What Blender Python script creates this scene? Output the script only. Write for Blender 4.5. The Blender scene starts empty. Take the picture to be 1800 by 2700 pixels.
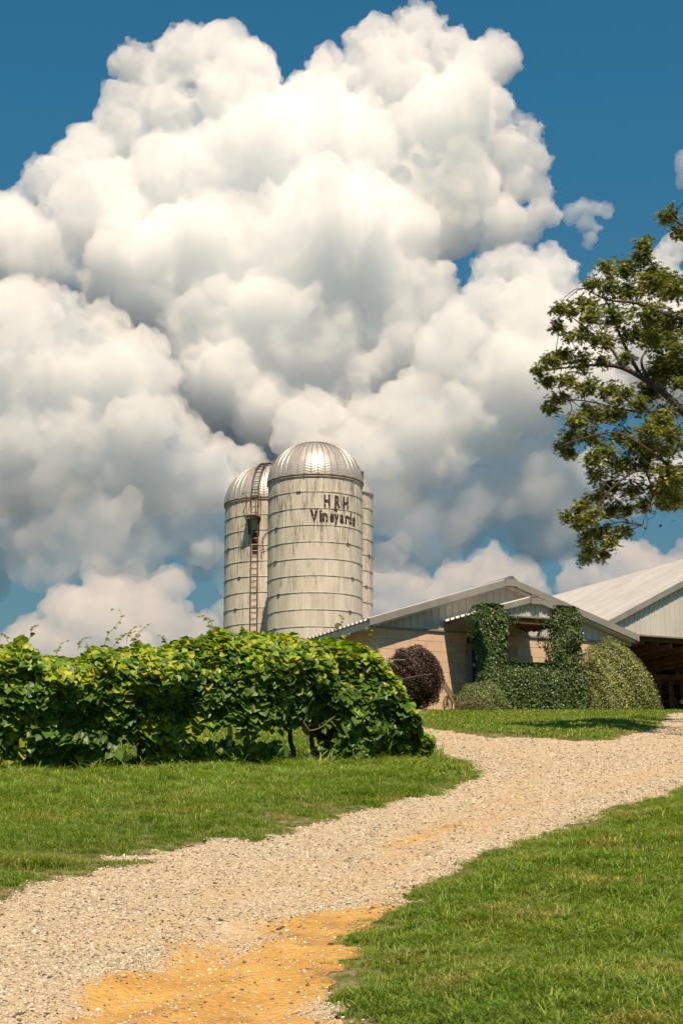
import bpy, math, random, numpy as np
from mathutils import Vector, Matrix
sc = bpy.context.scene
COL = sc.collection
R = math.radians
F = 4500.0; PITCH = math.atan(890/4500.0); CT, ST = math.cos(PITCH), math.sin(PITCH)
EYE = np.array((0, 0, 1.5))
SLOPE = .1137
# ---------------------------------------------------------------- camera, sky, sun, exposure
cam = bpy.data.cameras.new('camera'); co = bpy.data.objects.new('camera', cam); COL.objects.link(co); sc.camera = co
cam.sensor_fit = 'VERTICAL'; cam.sensor_height = 36; cam.lens = 60; cam.clip_start = .1; cam.clip_end = 40000
co.location = (0, 0, 1.5); co.rotation_euler = (math.pi/2+PITCH, 0, 0)
SUN = Vector((.07, -.60, 1)).normalized()
w = bpy.data.worlds.new('World'); sc.world = w; w.use_nodes = True
nt = w.node_tree; sky = nt.nodes.new('ShaderNodeTexSky'); sky.sky_type = 'NISHITA'; sky.sun_disc = False
sky.sun_elevation = math.asin(SUN.z); sky.sun_rotation = math.atan2(SUN.x, SUN.y); sky.altitude = 300
sky.air_density = 1.2; sky.dust_density = .6; sky.ozone_density = 2.5
tint = nt.nodes.new('ShaderNodeMix'); tint.data_type = 'RGBA'; tint.blend_type = 'MULTIPLY'; tint.inputs[0].default_value = 1
tcd = nt.nodes.new('ShaderNodeTexCoord'); sx = nt.nodes.new('ShaderNodeSeparateXYZ'); nt.links.new(tcd.outputs['Generated'], sx.inputs[0])
ramp = nt.nodes.new('ShaderNodeValToRGB'); nt.links.new(sx.outputs[2], ramp.inputs[0]); ramp.color_ramp.elements[0].position = .10; ramp.color_ramp.elements[1].position = .42
ramp.color_ramp.elements[0].color = (.27, .36, .35, 1); ramp.color_ramp.elements[1].color = (.18, .56, .62, 1); nt.links.new(ramp.outputs[0], tint.inputs[7])
nt.links.new(sky.outputs[0], tint.inputs[6]); nt.links.new(tint.outputs[2], nt.nodes['Background'].inputs[0])
nt.nodes['Background'].inputs[1].default_value = .1
L = bpy.data.lights.new('sun', 'SUN'); L.energy = 5.0; L.angle = R(.5); L.color = (1, .82, .62)
lo = bpy.data.objects.new('sun', L); COL.objects.link(lo); lo.rotation_euler = SUN.to_track_quat('Z', 'Y').to_euler()
sc.view_settings.view_transform = 'Standard'; sc.view_settings.look = 'None'; sc.view_settings.gamma = 1
sc.view_settings.exposure = .38
sc.cycles.use_denoising = True; sc.cycles.denoising_prefilter = 'ACCURATE'
sc.cycles.volume_bounces = 30; sc.cycles.max_bounces = 30; sc.cycles.diffuse_bounces = 4; sc.cycles.glossy_bounces = 3
sc.cycles.transmission_bounces = 6; sc.cycles.transparent_max_bounces = 8
sc.cycles.sample_clamp_indirect = 8

rng = random.Random(7); nr = np.random.default_rng(7)
# ---------------------------------------------------------------- maths
def at(px, py, Y):
    x = (px-900)/F; y = (1350-py)/F; k = Y/(CT-y*ST)
    return np.array((x*k, Y, 1.5+(ST+y*CT)*k))
def gnd(px, py):
    y = (1350-py)/F; m = (ST+y*CT)/(CT-y*ST)
    return at(px, py, 1.5/(SLOPE-m))
def nrm(v): v = np.asarray(v, float); return v/(np.linalg.norm(v, axis=-1, keepdims=True)+1e-12)
_ng = {}
def vnoise(x, y, s, seed=0):
    if seed not in _ng: _ng[seed] = np.random.default_rng(seed+99).random((256, 256))
    g = _ng[seed]; x = np.asarray(x)/s; y = np.asarray(y)/s
    xi = np.floor(x).astype(int); yi = np.floor(y).astype(int); fx = x-xi; fy = y-yi
    fx = fx*fx*(3-2*fx); fy = fy*fy*(3-2*fy)
    a = g[xi & 255, yi & 255]; b = g[(xi+1) & 255, yi & 255]; c = g[xi & 255, (yi+1) & 255]; d = g[(xi+1) & 255, (yi+1) & 255]
    return (a*(1-fx)+b*fx)*(1-fy)+(c*(1-fx)+d*fx)*fy-.5
def sstep(a, b, x): t = np.clip((x-a)/(b-a), 0, 1); return t*t*(3-2*t)
W = np.array((math.sin(R(63.5)), math.cos(R(63.5)), 0)); B = np.array((math.sin(R(-21.5)), math.cos(R(-21.5)), 0))
A0 = at(997, 1644, 47.); A0[2] = 0
def FR(u, v, z): return A0+u*W+v*B+np.array((0, 0, z))
def onv(px, py, v):
    r = at(px, py, 1)-EYE; n = np.cross(W, (0, 0, 1)); O = A0+v*B
    t = ((O-EYE)@n)/(r@n); P = EYE+t*r
    return (P-O)@W, P[2]
# ---------------------------------------------------------------- building helpers
def mesh_np(name, V, Fc, col=None):
    m = bpy.data.meshes.new(name); V = np.ascontiguousarray(V, np.float32); Fc = np.ascontiguousarray(Fc, np.int32)
    n, k = Fc.shape
    m.vertices.add(len(V)); m.vertices.foreach_set('co', V.ravel())
    m.loops.add(n*k); m.loops.foreach_set('vertex_index', Fc.ravel())
    m.polygons.add(n); m.polygons.foreach_set('loop_start', np.arange(0, n*k, k, dtype=np.int32))
    try: m.polygons.foreach_set('loop_total', np.full(n, k, np.int32))
    except Exception: pass
    if col is not None:
        a = m.color_attributes.new('col', 'FLOAT_COLOR', 'POINT')
        c = np.ones((len(V), 4), np.float32); c[:, :3] = col; a.data.foreach_set('color', c.ravel())
    m.update(calc_edges=True); m.validate()
    return m
def link(name, mesh, parent=None, mat=None, loc=(0, 0, 0)):
    o = bpy.data.objects.new(name, mesh); COL.objects.link(o); o.location = loc
    if parent is not None: o.parent = parent
    if mat is not None and mesh is not None and not len(mesh.materials): mesh.materials.append(mat)
    return o
def tag(o, label=None, cat=None, group=None, kind=None):
    if label: o['label'] = label
    if cat: o['category'] = cat
    if group: o['group'] = group
    if kind: o['kind'] = kind
    return o
def thing(name, loc, label, cat, group=None):
    return tag(link(name, None, loc=tuple(float(q) for q in loc)), label, cat, group)
def wloc(p):
    q = Vector((0, 0, 0))
    while p is not None: q += Vector(p.location); p = p.parent
    return np.array(q)
class MB:
    def __init__(s): s.v = []; s.f = []
    def add(s, V, Fc): n = len(s.v); s.v += [tuple(p) for p in V]; s.f += [tuple(i+n for i in f) for f in Fc]; return s
    def hexa(s, P): # 8 corners: bottom 4 ccw then top 4
        return s.add(P, [(3, 2, 1, 0), (4, 5, 6, 7), (0, 1, 5, 4), (1, 2, 6, 5), (2, 3, 7, 6), (3, 0, 4, 7)])
    def box(s, u0, u1, v0, v1, z0, z1, fr=FR):
        return s.hexa([fr(u0, v0, z0), fr(u1, v0, z0), fr(u1, v1, z0), fr(u0, v1, z0), fr(u0, v0, z1), fr(u1, v0, z1), fr(u1, v1, z1), fr(u0, v1, z1)])
    def beam(s, a, b, wd, ht, up=(0, 0, 1)):
        a = np.array(a, float); b = np.array(b, float); d = nrm(b-a); x = np.cross(d, up)
        x = nrm(x) if np.linalg.norm(x) > 1e-4 else np.array((1., 0, 0)); y = np.cross(x, d)
        P = [p+sx*x*wd/2+sy*y*ht/2 for p in (a, b) for sx, sy in ((-1, -1), (1, -1), (1, 1), (-1, 1))]
        return s.hexa(P)
    def tube(s, pts, rad, n=6):
        pts = [np.array(p, float) for p in pts]
        if not hasattr(rad, '__len__'): rad = [rad]*len(pts)
        V = []; Fc = []; pu = None
        for i, p in enumerate(pts):
            d = nrm(pts[min(i+1, len(pts)-1)]-pts[max(i-1, 0)])
            if pu is None: pu = np.cross(d, (0, 0, 1)) if abs(d[2]) < .9 else np.cross(d, (1, 0, 0))
            x = nrm(pu-d*(pu@d)); y = np.cross(d, x); pu = x
            V += [p+rad[i]*(math.cos(2*math.pi*k/n)*x+math.sin(2*math.pi*k/n)*y) for k in range(n)]
        for i in range(len(pts)-1):
            for k in range(n): Fc.append((i*n+k, i*n+(k+1) % n, (i+1)*n+(k+1) % n, (i+1)*n+k))
        Fc.append(tuple(range(n))[::-1]); Fc.append(tuple((len(pts)-1)*n+k for k in range(n)))
        return s.add(V, Fc)
    def build(s, name, mat, parent=None, smooth=False):
        off = wloc(parent) if parent is not None else np.zeros(3)
        V = np.array(s.v)-off
        m = bpy.data.meshes.new(name); m.from_pydata(V.tolist(), [], s.f); m.materials.append(mat)
        if smooth: m.polygons.foreach_set('use_smooth', [True]*len(m.polygons))
        m.update(); return link(name, m, parent)
# ---------------------------------------------------------------- materials
def newmat(name):
    m = bpy.data.materials.new(name); m.use_nodes = True; t = m.node_tree
    return m, t, t.nodes['Principled BSDF']
def N(t, typ, **k):
    n = t.nodes.new(typ)
    for a, b in k.items(): setattr(n, a, b)
    return n
def c4(c): return (c[0], c[1], c[2], 1)
def mix(t, a, b, fac, blend='MIX'):
    n = N(t, 'ShaderNodeMix', data_type='RGBA', blend_type=blend)
    for sck, v in ((0, fac), (6, a), (7, b)):
        if hasattr(v, 'is_linked') or hasattr(v, 'links'): t.links.new(v, n.inputs[sck])
        else: n.inputs[sck].default_value = c4(v) if hasattr(v, '__len__') else v
    return n.outputs[2]
def mapr(t, v, a, b, c=0., d=1.):
    n = N(t, 'ShaderNodeMapRange'); t.links.new(v, n.inputs[0])
    for i, q in enumerate((a, b, c, d)): n.inputs[i+1].default_value = q
    return n.outputs[0]
def math_(t, op, a, b=None):
    n = N(t, 'ShaderNodeMath', operation=op)
    for i, v in enumerate((a, b)):
        if v is None: continue
        if hasattr(v, 'links'): t.links.new(v, n.inputs[i])
        else: n.inputs[i].default_value = v
    return n.outputs[0]
def noise(t, scale, stretch=(1, 1, 1), detail=4, rough=.6, co_=None, rot=(0, 0, 0)):
    mp = N(t, 'ShaderNodeMapping'); mp.inputs['Scale'].default_value = stretch; mp.inputs['Rotation'].default_value = rot
    if co_ is None:
        g = N(t, 'ShaderNodeNewGeometry'); co_ = g.outputs['Position']
    t.links.new(co_, mp.inputs[0]); n = N(t, 'ShaderNodeTexNoise'); t.links.new(mp.outputs[0], n.inputs['Vector'])
    n.inputs['Scale'].default_value = scale; n.inputs['Detail'].default_value = detail; n.inputs['Roughness'].default_value = rough
    return n.outputs[0]
def bump(t, bs, h, strength, dist=.01):
    b = N(t, 'ShaderNodeBump'); b.inputs['Strength'].default_value = strength; b.inputs['Distance'].default_value = dist
    t.links.new(h, b.inputs['Height']); t.links.new(b.outputs[0], bs.inputs['Normal'])
def simple(name, c1, c2=None, scale=6, stretch=(1, 1, 1), lo_=.4, hi=.65, rough=.7, metal=0., rnd=.0, bmp=0., bs_=60, bd=.004, c3=None, s3=2, lo3=.55, hi3=.7, st3=(1, 1, 1)):
    m, t, bs = newmat(name); bs.inputs['Roughness'].default_value = rough; bs.inputs['Metallic'].default_value = metal
    out = mix(t, c1, c2 if c2 else c1, mapr(t, noise(t, scale, stretch), lo_, hi))
    if c3: out = mix(t, out, c3, mapr(t, noise(t, s3, st3, 6, .7), lo3, hi3))
    if rnd:
        oi = N(t, 'ShaderNodeObjectInfo'); v = mapr(t, oi.outputs['Random'], 0, 1, 1-rnd, 1+rnd)
        cb = N(t, 'ShaderNodeCombineColor'); [t.links.new(v, cb.inputs[i]) for i in range(3)]
        out = mix(t, out, cb.outputs[0], 1., 'MULTIPLY')
    t.links.new(out, bs.inputs['Base Color'])
    if bmp: bump(t, bs, noise(t, bs_, detail=3), bmp, bd)
    return m
def leafmat(name, tr=.35, rough=.45, spec=.35, rnd=0., trc=(1.25, 1.3, .5)):
    m, t, bs = newmat(name); a = N(t, 'ShaderNodeAttribute', attribute_name='col'); c = a.outputs['Color']
    if rnd:
        oi = N(t, 'ShaderNodeObjectInfo'); v = mapr(t, oi.outputs['Random'], 0, 1, 1-rnd, 1+rnd)
        cb = N(t, 'ShaderNodeCombineColor'); [t.links.new(v, cb.inputs[i]) for i in range(3)]
        c = mix(t, c, cb.outputs[0], 1., 'MULTIPLY')
    t.links.new(c, bs.inputs['Base Color']); bs.inputs['Roughness'].default_value = rough; bs.inputs['Specular IOR Level'].default_value = spec
    tl = N(t, 'ShaderNodeBsdfTranslucent'); t.links.new(mix(t, c, trc, 1., 'MULTIPLY'), tl.inputs[0])
    ms = N(t, 'ShaderNodeMixShader'); ms.inputs[0].default_value = tr
    t.links.new(bs.outputs[0], ms.inputs[1]); t.links.new(tl.outputs[0], ms.inputs[2])
    t.links.new(ms.outputs[0], t.nodes['Material Output'].inputs[0]); return m
M = {}
M['paint'] = simple('tan_wall_paint', (.66, .46, .31), (.61, .425, .285), 3, rough=.8, bmp=.5, bs_=35, bd=.006, c3=(.56, .42, .30), s3=1.3, lo3=.6, hi3=.75, rnd=.035)
M['mortar'] = simple('painted_mortar', (.58, .41, .28), (.48, .34, .23), 5, rough=.9, bmp=.4)
M['siding'] = simple('galvanised_siding', (.58, .545, .49), (.50, .465, .41), 1.5, (1, 1, .3), rough=.45, metal=.15, rnd=.04)
M['trim'] = simple('metal_trim', (.31, .285, .25), (.25, .23, .20), 2, rough=.45, metal=.2)
M['trimdark'] = simple('dark_cap', (.10, .10, .09), (.16, .15, .13), 5, rough=.6)
M['roofm'] = simple('white_metal_roof', (.44, .42, .40), (.38, .36, .34), 1.2, rough=.5, metal=.15, rnd=.05, c3=(.33, .30, .26), s3=.8, lo3=.55, hi3=.8)
M['rawwood'] = simple('weathered_wood', (.20, .14, .10), (.11, .075, .05), 5, (1, 1, 8), rough=.85, bmp=.4, rnd=.15)
M['barnwood'] = simple('brown_barn_timber', (.17, .075, .035), (.09, .04, .02), 3, (1, 1, 2), rough=.85, bmp=.3, rnd=.35)
M['soffit'] = simple('rusty_soffit_boards', (.20, .095, .05), (.10, .05, .03), 4, rough=.85, bmp=.4, rnd=.3)
M['dark'] = simple('dark_interior', (.015, .013, .012), (.025, .02, .016), 2, rough=.9)
M['doorm'] = simple('dark_door_glass', (.008, .008, .009), (.012, .012, .012), 3, rough=.5)
M['white'] = simple('white_paint', (.75, .74, .70), (.62, .60, .55), 6, rough=.6)
M['cement'] = simple('grey_door_frame', (.33, .27, .22), (.17, .14, .12), 14, lo_=.35, hi=.7, rough=.9, bmp=.5)
M['rust'] = simple('rusty_steel', (.16, .085, .05), (.055, .035, .028), 12, rough=.8, metal=.2, bmp=.3)
M['blacksteel'] = simple('black_steel', (.03, .026, .022), (.07, .045, .03), 9, rough=.6, metal=.4)
M['palesteel'] = simple('pale_galvanised_steel', (.52, .48, .42), (.38, .27, .17), 7, rough=.55, metal=.3)
M['hoop'] = simple('painted_steel_hoop', (.55, .50, .44), (.30, .25, .20), 4, rough=.55, metal=.2)
M['bark'] = simple('oak_bark', (.09, .065, .048), (.045, .032, .025), 12, (1, 1, .4), rough=.9, bmp=.6, bs_=40)
M['vine'] = simple('vine_bark', (.30, .19, .09), (.16, .09, .05), 10, rough=.8, bmp=.3)
M['vinedark'] = simple('old_vine_bark', (.08, .05, .035), (.12, .08, .05), 10, rough=.9, bmp=.4)
M['gall'] = simple('oak_gall', (.10, .055, .035), rough=.8)
M['ink'] = simple('sign_print', (.02, .02, .022), rough=.7)
M['leaf'] = leafmat('grape_leaf', .36, .42, .4)
M['oakleaf'] = leafmat('oak_leaf', .30, .36, .5)
M['ivyleaf'] = leafmat('ivy_leaf', .15, .42, .4)
M['shrubleaf'] = leafmat('shrub_leaf', .2, .4, .45)
# ---------------------------------------------------------------- clouds (real volumes, 4 to 8 km away)
def volmat(name, dens, colr):
    m = bpy.data.materials.new(name); m.use_nodes = True; t = m.node_tree; t.nodes.clear()
    ou = N(t, 'ShaderNodeOutputMaterial'); v = N(t, 'ShaderNodeVolumeScatter'); v.inputs['Density'].default_value = dens
    v.inputs['Color'].default_value = c4(colr); v.inputs['Anisotropy'].default_value = -.1
    t.links.new(v.outputs[0], ou.inputs['Volume'])
    try: m.cycles.homogeneous_volume = True
    except Exception: pass
    return m
def icos(sub):
    import bmesh
    bm = bmesh.new(); bmesh.ops.create_icosphere(bm, subdivisions=sub, radius=1)
    v = np.array([x.co[:] for x in bm.verts]); f = np.array([[q.index for q in p.verts] for p in bm.faces]); bm.free(); return v, f
IC1, IC2 = icos(1), icos(2)
def cloud(sph, Y, vox, mat, label, sub=(26, 9), disp=((260, 60), (90, 26), (30, 18), (12, 10)), seed=1, grow=1.):
    g = random.Random(seed); S = []; k = Y/F
    for q in sph:
        px, py, r = q[0], q[1], q[2]*grow; dz = q[3] if len(q) > 3 else 0
        c = at(px, py, Y+(dz+g.uniform(-.25, .25)*r)*k); Rr = r*k
        S.append((c, Rr, 2 if dz < 60 else 3))
        for i in range(sub[0]):
            while 1:
                d = np.array([g.gauss(0, 1) for _ in range(3)]); d /= np.linalg.norm(d)
                if d[1] < .35 and d[2] > -.2: break
            R1 = Rr*(.12+.30*g.random()**1.3); c1 = c+d*(Rr*(.95-.45*R1/Rr)); S.append((c1, R1, 1))
            for j in range(sub[1]):
                d2 = np.array([g.gauss(0, 1) for _ in range(3)])+d*1.3+np.array((0, 0, .4)); d2 /= np.linalg.norm(d2)
                R2 = R1*g.uniform(.16, .45); S.append((c1+d2*R1*.92, R2, 1))
    vs = []; fs = []; n = 0
    for c, Rr, lv in S:
        V0, F0 = IC2 if lv >= 2 else IC1
        vs.append(V0*Rr*np.array((1, 1, .62 if lv == 3 else 1))+c); fs.append(F0+n); n += len(V0)
    m = mesh_np('cloud', np.concatenate(vs), np.concatenate(fs)); m.materials.append(mat)
    o = link('cloud', m)
    md = o.modifiers.new('r', 'REMESH'); md.mode = 'VOXEL'; md.voxel_size = vox; md.use_smooth_shade = True
    sm = o.modifiers.new('s', 'SMOOTH'); sm.factor = .5; sm.iterations = 2
    for sz, st in disp:
        tx = bpy.data.textures.new('n', 'CLOUDS'); tx.noise_scale = sz; tx.noise_depth = 2; tx.noise_basis = 'IMPROVED_PERLIN'
        d = o.modifiers.new('d', 'DISPLACE'); d.texture = tx; d.texture_coords = 'GLOBAL'; d.strength = st*2; d.mid_level = .5
    md = o.modifiers.new('r2', 'REMESH'); md.mode = 'VOXEL'; md.voxel_size = vox; md.use_smooth_shade = True
    return tag(o, label, 'cloud', 'cumulus clouds in the sky')
VC = volmat('cloud_dense', .018, (1, .93, .85)); VM = volmat('cloud_middle', .011, (.985, .90, .81))
VL = volmat('cloud_low', .0075, (.93, .72, .54)); VT = volmat('cloud_thin', .012, (1, 1, 1))
VT2 = volmat('cloud_veil', .0085, (.96, .89, .82)); VL = VL
CB2 = [(-80,1350,120),(60,1350,120),(200,1350,115),(330,1350,110),(450,1350,100),(560,1340,90),(650,1320,80),(-60,1440,90),(100,1450,90),(260,1430,70),(400,1430,80),(560,1450,90),(640,1530,70),(700,1420,60),(610,1600,60)]
CC2 = [(900,1320,90),(1010,1340,100),(1110,1370,85),(1200,1350,80),(1290,1310,80),(1370,1280,80),(1000,1450,60),(1460,1330,60)]
DO_CLOUDS = True
CA = [(-60,640,120),(30,590,95),(130,480,75),(190,460,80),(265,410,85),(335,345,80),(345,168,62),(330,262,55),(410,210,80),(480,150,88),(570,145,88),(650,195,92),(610,260,125),(440,290,100),(740,330,90),
  (800,232,45),(870,172,55),(935,115,45),(990,108,70),(1105,78,76),(1040,200,120),(1175,120,60),(1230,210,85),(1302,172,72),(1295,300,75),(1340,400,78),(1370,480,65),(1180,330,150),(1180,480,150),
  (700,430,190),(900,430,200),(470,470,160),(260,560,150),(80,690,130),(1040,620,170),(1180,600,90),(850,650,220),(600,680,220),(380,740,190,20),(1000,800,170,0),(800,880,200,10),(600,930,200,40),(900,1010,130,20),(700,1060,130,30),(1040,960,90,20),(800,1120,90,110),(1400,340,50),(1405,420,60),(1420,500,50),(1100,800,120,10),(1080,930,110,20),(1010,1060,90,40),(1420,570,50),(900,220,100,60),(1150,190,90,60),(1330,470,80,50),(1290,400,80,40),(600,1150,100,120),(680,1080,110,-60),(600,1000,120,-40),(800,1090,90,-50),(560,1090,80,-20),(700,1190,80,140),(780,1120,80,110),(500,1060,100,110),(1130,1000,90,90),(1190,900,80,60),(900,1120,90,120),(1390,600,50),(1320,600,70),(1300,640,50)]
CB = [(-60,860,120),(50,830,105),(160,840,85),(270,870,78),(360,930,74),(410,1010,68),(440,1085,60),(510,1140,55),(580,1180,50),(650,1215,52),(700,1250,40),(300,980,110),(150,980,130),(10,1000,120),(370,1120,100),(200,1130,120,40),(50,1160,110,60),(500,1230,80,60),(350,1250,100,100),(150,1290,100,140),(560,1290,70,100),(420,1310,80,140),(-120,1150,140),(20,1310,110,150)]
CC = [(1285,705,58),(1360,700,66),(1450,722,80),(1290,800,74),(1400,850,120),(1225,880,76),(1172,955,72),(1125,1025,58),(1035,1080,58),(962,1082,56),(885,1115,56),(808,1118,54),(752,1165,44),(1520,850,105),(1500,1000,115),(1350,1000,130),(1220,1090,105),(1090,1150,85),(950,1185,85),(835,1205,66),
  (1400,1120,80,60),(1280,1190,80,80),(1120,1245,70,100),(980,1270,60,100),(1070,1300,70,150),(1030,1215,70),(1180,1205,80),(1320,1120,90),(1120,1130,80),(1600,800,85),(1640,900,95),(1620,1040,80),(1740,730,80),(1800,660,55),(1700,860,100),(1800,860,100),(1720,1010,90),(1820,1020,90),(1540,1130,60,80)]
CD = [(1440,1245,50),(1500,1262,58),(1560,1240,50),(1400,1320,38),(1480,1330,48),(1590,1320,50),(1700,1270,60),(1790,1270,60),(1650,1330,40),(1350,1350,26)]
CE = [(262,1515,46),(300,1545,44),(350,1512,32),(452,1540,46),(180,1605,56),(270,1630,80),(380,1610,70),(85,1700,60),(440,1645,55),(535,1665,40),(20,1725,40),(200,1740,80),(350,1740,80),(500,1740,50),(-80,1740,60),(620,1740,60)]
CF = [(1030,1470,36),(1060,1432,22),(1005,1530,50),(1080,1560,50),(1205,1530,48),(1290,1490,46),(1375,1525,45),(1415,1570,34),(1300,1570,60),(1180,1600,60),(1030,1620,60)]
CG = [(1495,1480,20),(1500,1540,34),(1565,1525,38),(1640,1475,52),(1700,1505,50),(1775,1510,42),(1620,1570,60),(1850,1500,60),(1720,1590,60)]
CW = [(1500,560,26),(1530,550,26),(1560,552,24),(1590,562,20),(1540,590,24),(1570,605,22),(1550,635,20)]
CX = [(1790,450,18),(1815,430,40),(1800,480,20)]
if DO_CLOUDS:
    cloud(CA, 4600, 3.8, VC, 'towering double-headed white cumulus cloud with a grey centre, highest in the sky', seed=3)
    cloud(CB, 3900, 3.6, VC, 'big cream cumulus cloud along the left edge with a dark flat underside', seed=5)
    cloud(CC, 3900, 3.6, VC, 'bright white cumulus arm rising from behind the silos towards the oak', seed=8)
    cloud(CD, 5200, 7, VM, 'flat grey-beige cloud behind the lower part of the oak', seed=11, sub=(16, 8), grow=1.25, disp=((120, 50), (40, 20), (15, 8)))
    cloud(CE, 7500, 8, VL, 'low peach cumulus bank just above the left of the grapevine', seed=13, grow=1.25, disp=((120, 40), (45, 22), (16, 8)))
    cloud(CF, 7500, 8, VL, 'low peach cloud bank between the silos and the shop gable', seed=17, grow=1.25, disp=((120, 40), (45, 22), (16, 8)))
    cloud(CG, 7500, 8, VL, 'low peach cloud just above the white barn roof', seed=19, grow=1.25, disp=((120, 40), (45, 22), (16, 8)))
    cloud(CW, 4600, 4, VT, 'small torn wispy scrap of cloud left of the oak top', seed=23, sub=(14, 8), disp=((60, 44), (22, 22), (9, 9)))
    cloud(CB2, 4020, 9, VT2, 'thin dark grey veil of cloud base over the left horizon', sub=(8, 4), seed=31, grow=1.25, disp=((320, 170), (110, 80), (36, 28)))
    cloud(CC2, 4020, 9, VT2, 'thin grey cloud base to the right of the silos', sub=(8, 4), seed=37, grow=1.25, disp=((320, 160), (110, 80), (36, 28)))
    cloud(CX, 4600, 5, VM, 'small white cloud cut off by the right edge above the oak', seed=29)
# ---------------------------------------------------------------- ground
D2S = 1800/1568
leftE = [(-500,2290),(-150,2130),(0,2066),(60,2045),(110,2025),(180,2012),(250,2000),(300,2000),(345,1988),(335,1979),(215,1977),(225,1967),(300,1962),(380,1950),(440,1938),(500,1928),(560,1936),(600,1932),(615,1922),(690,1905),(760,1885),(775,1873),(830,1866),(900,1850),(965,1843),(1000,1835),(1035,1818),(1080,1795),(1112,1780),(1100,1768),(1080,1755),(1050,1745),(1020,1737),(990,1722),(960,1700),(930,1683),(880,1674),(800,1668),(600,1666),(300,1664),(0,1662),(-700,1658)]
topE = [(-700,1640),(0,1643),(600,1646),(900,1656),(945,1663),(1000,1673),(1060,1685),(1120,1692),(1200,1696),(1280,1703),(1340,1707),(1400,1703),(1440,1690),(1490,1678),(1520,1662),(1535,1648),(1545,1638),(2100,1636)]
rightE = [(2100,1700),(1800,1730),(1700,1765),(1620,1792),(1568,1812),(1520,1830),(1480,1845),(1400,1865),(1375,1880),(1350,1884),(1290,1905),(1230,1922),(1160,1945),(1110,1965),(1060,1992),(1000,2020),(940,2050),(880,2082),(840,2110),(800,2147),(770,2182),(752,2220),(742,2262),(758,2290),(790,2322),(815,2352),(840,2450),(900,2900),(-3000,2900)]
POLY = np.array([gnd(x*D2S, y*D2S)[:2] for x, y in leftE+topE+rightE])
def psdf(x, y, P=POLY, closed=True): # positive inside
    x = np.asarray(x, float).ravel(); y = np.asarray(y, float).ravel(); best = np.full(x.shape, 1e9); ins = np.zeros(x.shape, bool)
    Q = np.roll(P, -1, 0) if closed else P[1:]
    for a, b in zip(P if closed else P[:-1], Q):
        ax, ay = a; dx, dy = b-a; t = np.clip(((x-ax)*dx+(y-ay)*dy)/(dx*dx+dy*dy+1e-12), 0, 1)
        best = np.minimum(best, (x-ax-t*dx)**2+(y-ay-t*dy)**2)
        if closed and dy != 0: ins ^= ((ay > y) != (b[1] > y)) & (x < dx*(y-ay)/dy+ax)
    d = np.sqrt(best); return np.where(ins, d, -d) if closed else d
def sdf(x, y):
    return psdf(x, y)+(vnoise(x, y, .55, 1)*.22+vnoise(x, y, .16, 2)*.16+vnoise(x, y, .06, 3)*.07).ravel()
CREST = 45.
def gz(x, y, sd=None):
    x = np.asarray(x, float); y = np.asarray(y, float)
    z = SLOPE*np.clip(y, -40, None); t = np.clip(y-(CREST-3), 0, 6); z = np.where(y > CREST-3, SLOPE*(CREST-3)+SLOPE*(t-t*t/12), z)
    z = z-np.clip(y-95, 0, 1500)*.03
    z = z-np.clip(np.abs(x)-40, 0, 400)*.02
    n = vnoise(x, y, 3.1, 5)*.07+vnoise(x, y, .9, 6)*.025
    z = z+n*sstep(44, 38, y)
    if sd is None: sd = psdf(x, y).reshape(x.shape)
    return z-.09*sstep(-.02, .3, sd)+.07*sstep(0., .9, -sd)*sstep(40, 34, y)
xs = np.concatenate([-np.geomspace(2500, 14.3, 24), np.arange(-14, 14.01, .16), np.geomspace(14.3, 2500, 24)])
ys = np.concatenate([-np.geomspace(1500, 3, 12), np.arange(2.5, 48, .16), np.geomspace(48.3, 2600, 34)])
X, Y = np.meshgrid(xs, ys); Z = gz(X, Y)
nx, ny = len(xs), len(ys); idx = np.arange(nx*ny).reshape(ny, nx)
quads = np.stack([idx[:-1, :-1], idx[:-1, 1:], idx[1:, 1:], idx[1:, :-1]], -1).reshape(-1, 4)
def lawnmat():
    m, t, bs = newmat('lawn_soil_and_thatch'); bs.inputs['Roughness'].default_value = .9
    c = mix(t, (.07, .10, .02), (.12, .13, .03), mapr(t, noise(t, .9), .4, .65))
    c = mix(t, c, (.14, .105, .05), mapr(t, noise(t, 4, detail=6), .55, .75))
    c = mix(t, c, (.035, .055, .012), mapr(t, noise(t, 30), .45, .6))
    aw = N(t, 'ShaderNodeAttribute', attribute_name='col'); sw = N(t, 'ShaderNodeSeparateColor'); t.links.new(aw.outputs['Color'], sw.inputs[0]); c = mix(t, c, (.30, .20, .11), math_(t, 'MULTIPLY', sw.outputs[0], mapr(t, noise(t, 7, detail=6), .35, .6)))
    t.links.new(c, bs.inputs['Base Color']); bump(t, bs, noise(t, 45), .8, .03); return m
sdg = np.full(X.shape, -9.); kk = (np.abs(X) < 14) & (Y > 2) & (Y < 48); sdg[kk] = psdf(X[kk], Y[kk]); wear = sstep(-.75, -.05, sdg+vnoise(X, Y, .4, 60)*.9)*(Y < 40)
ground = tag(link('ground', mesh_np('ground', np.stack([X, Y, Z], -1).reshape(-1, 3), quads, np.repeat(wear.ravel()[:, None], 3, 1)), mat=lawnmat()), kind='structure')
ground.data.polygons.foreach_set('use_smooth', [True]*len(ground.data.polygons))
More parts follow.
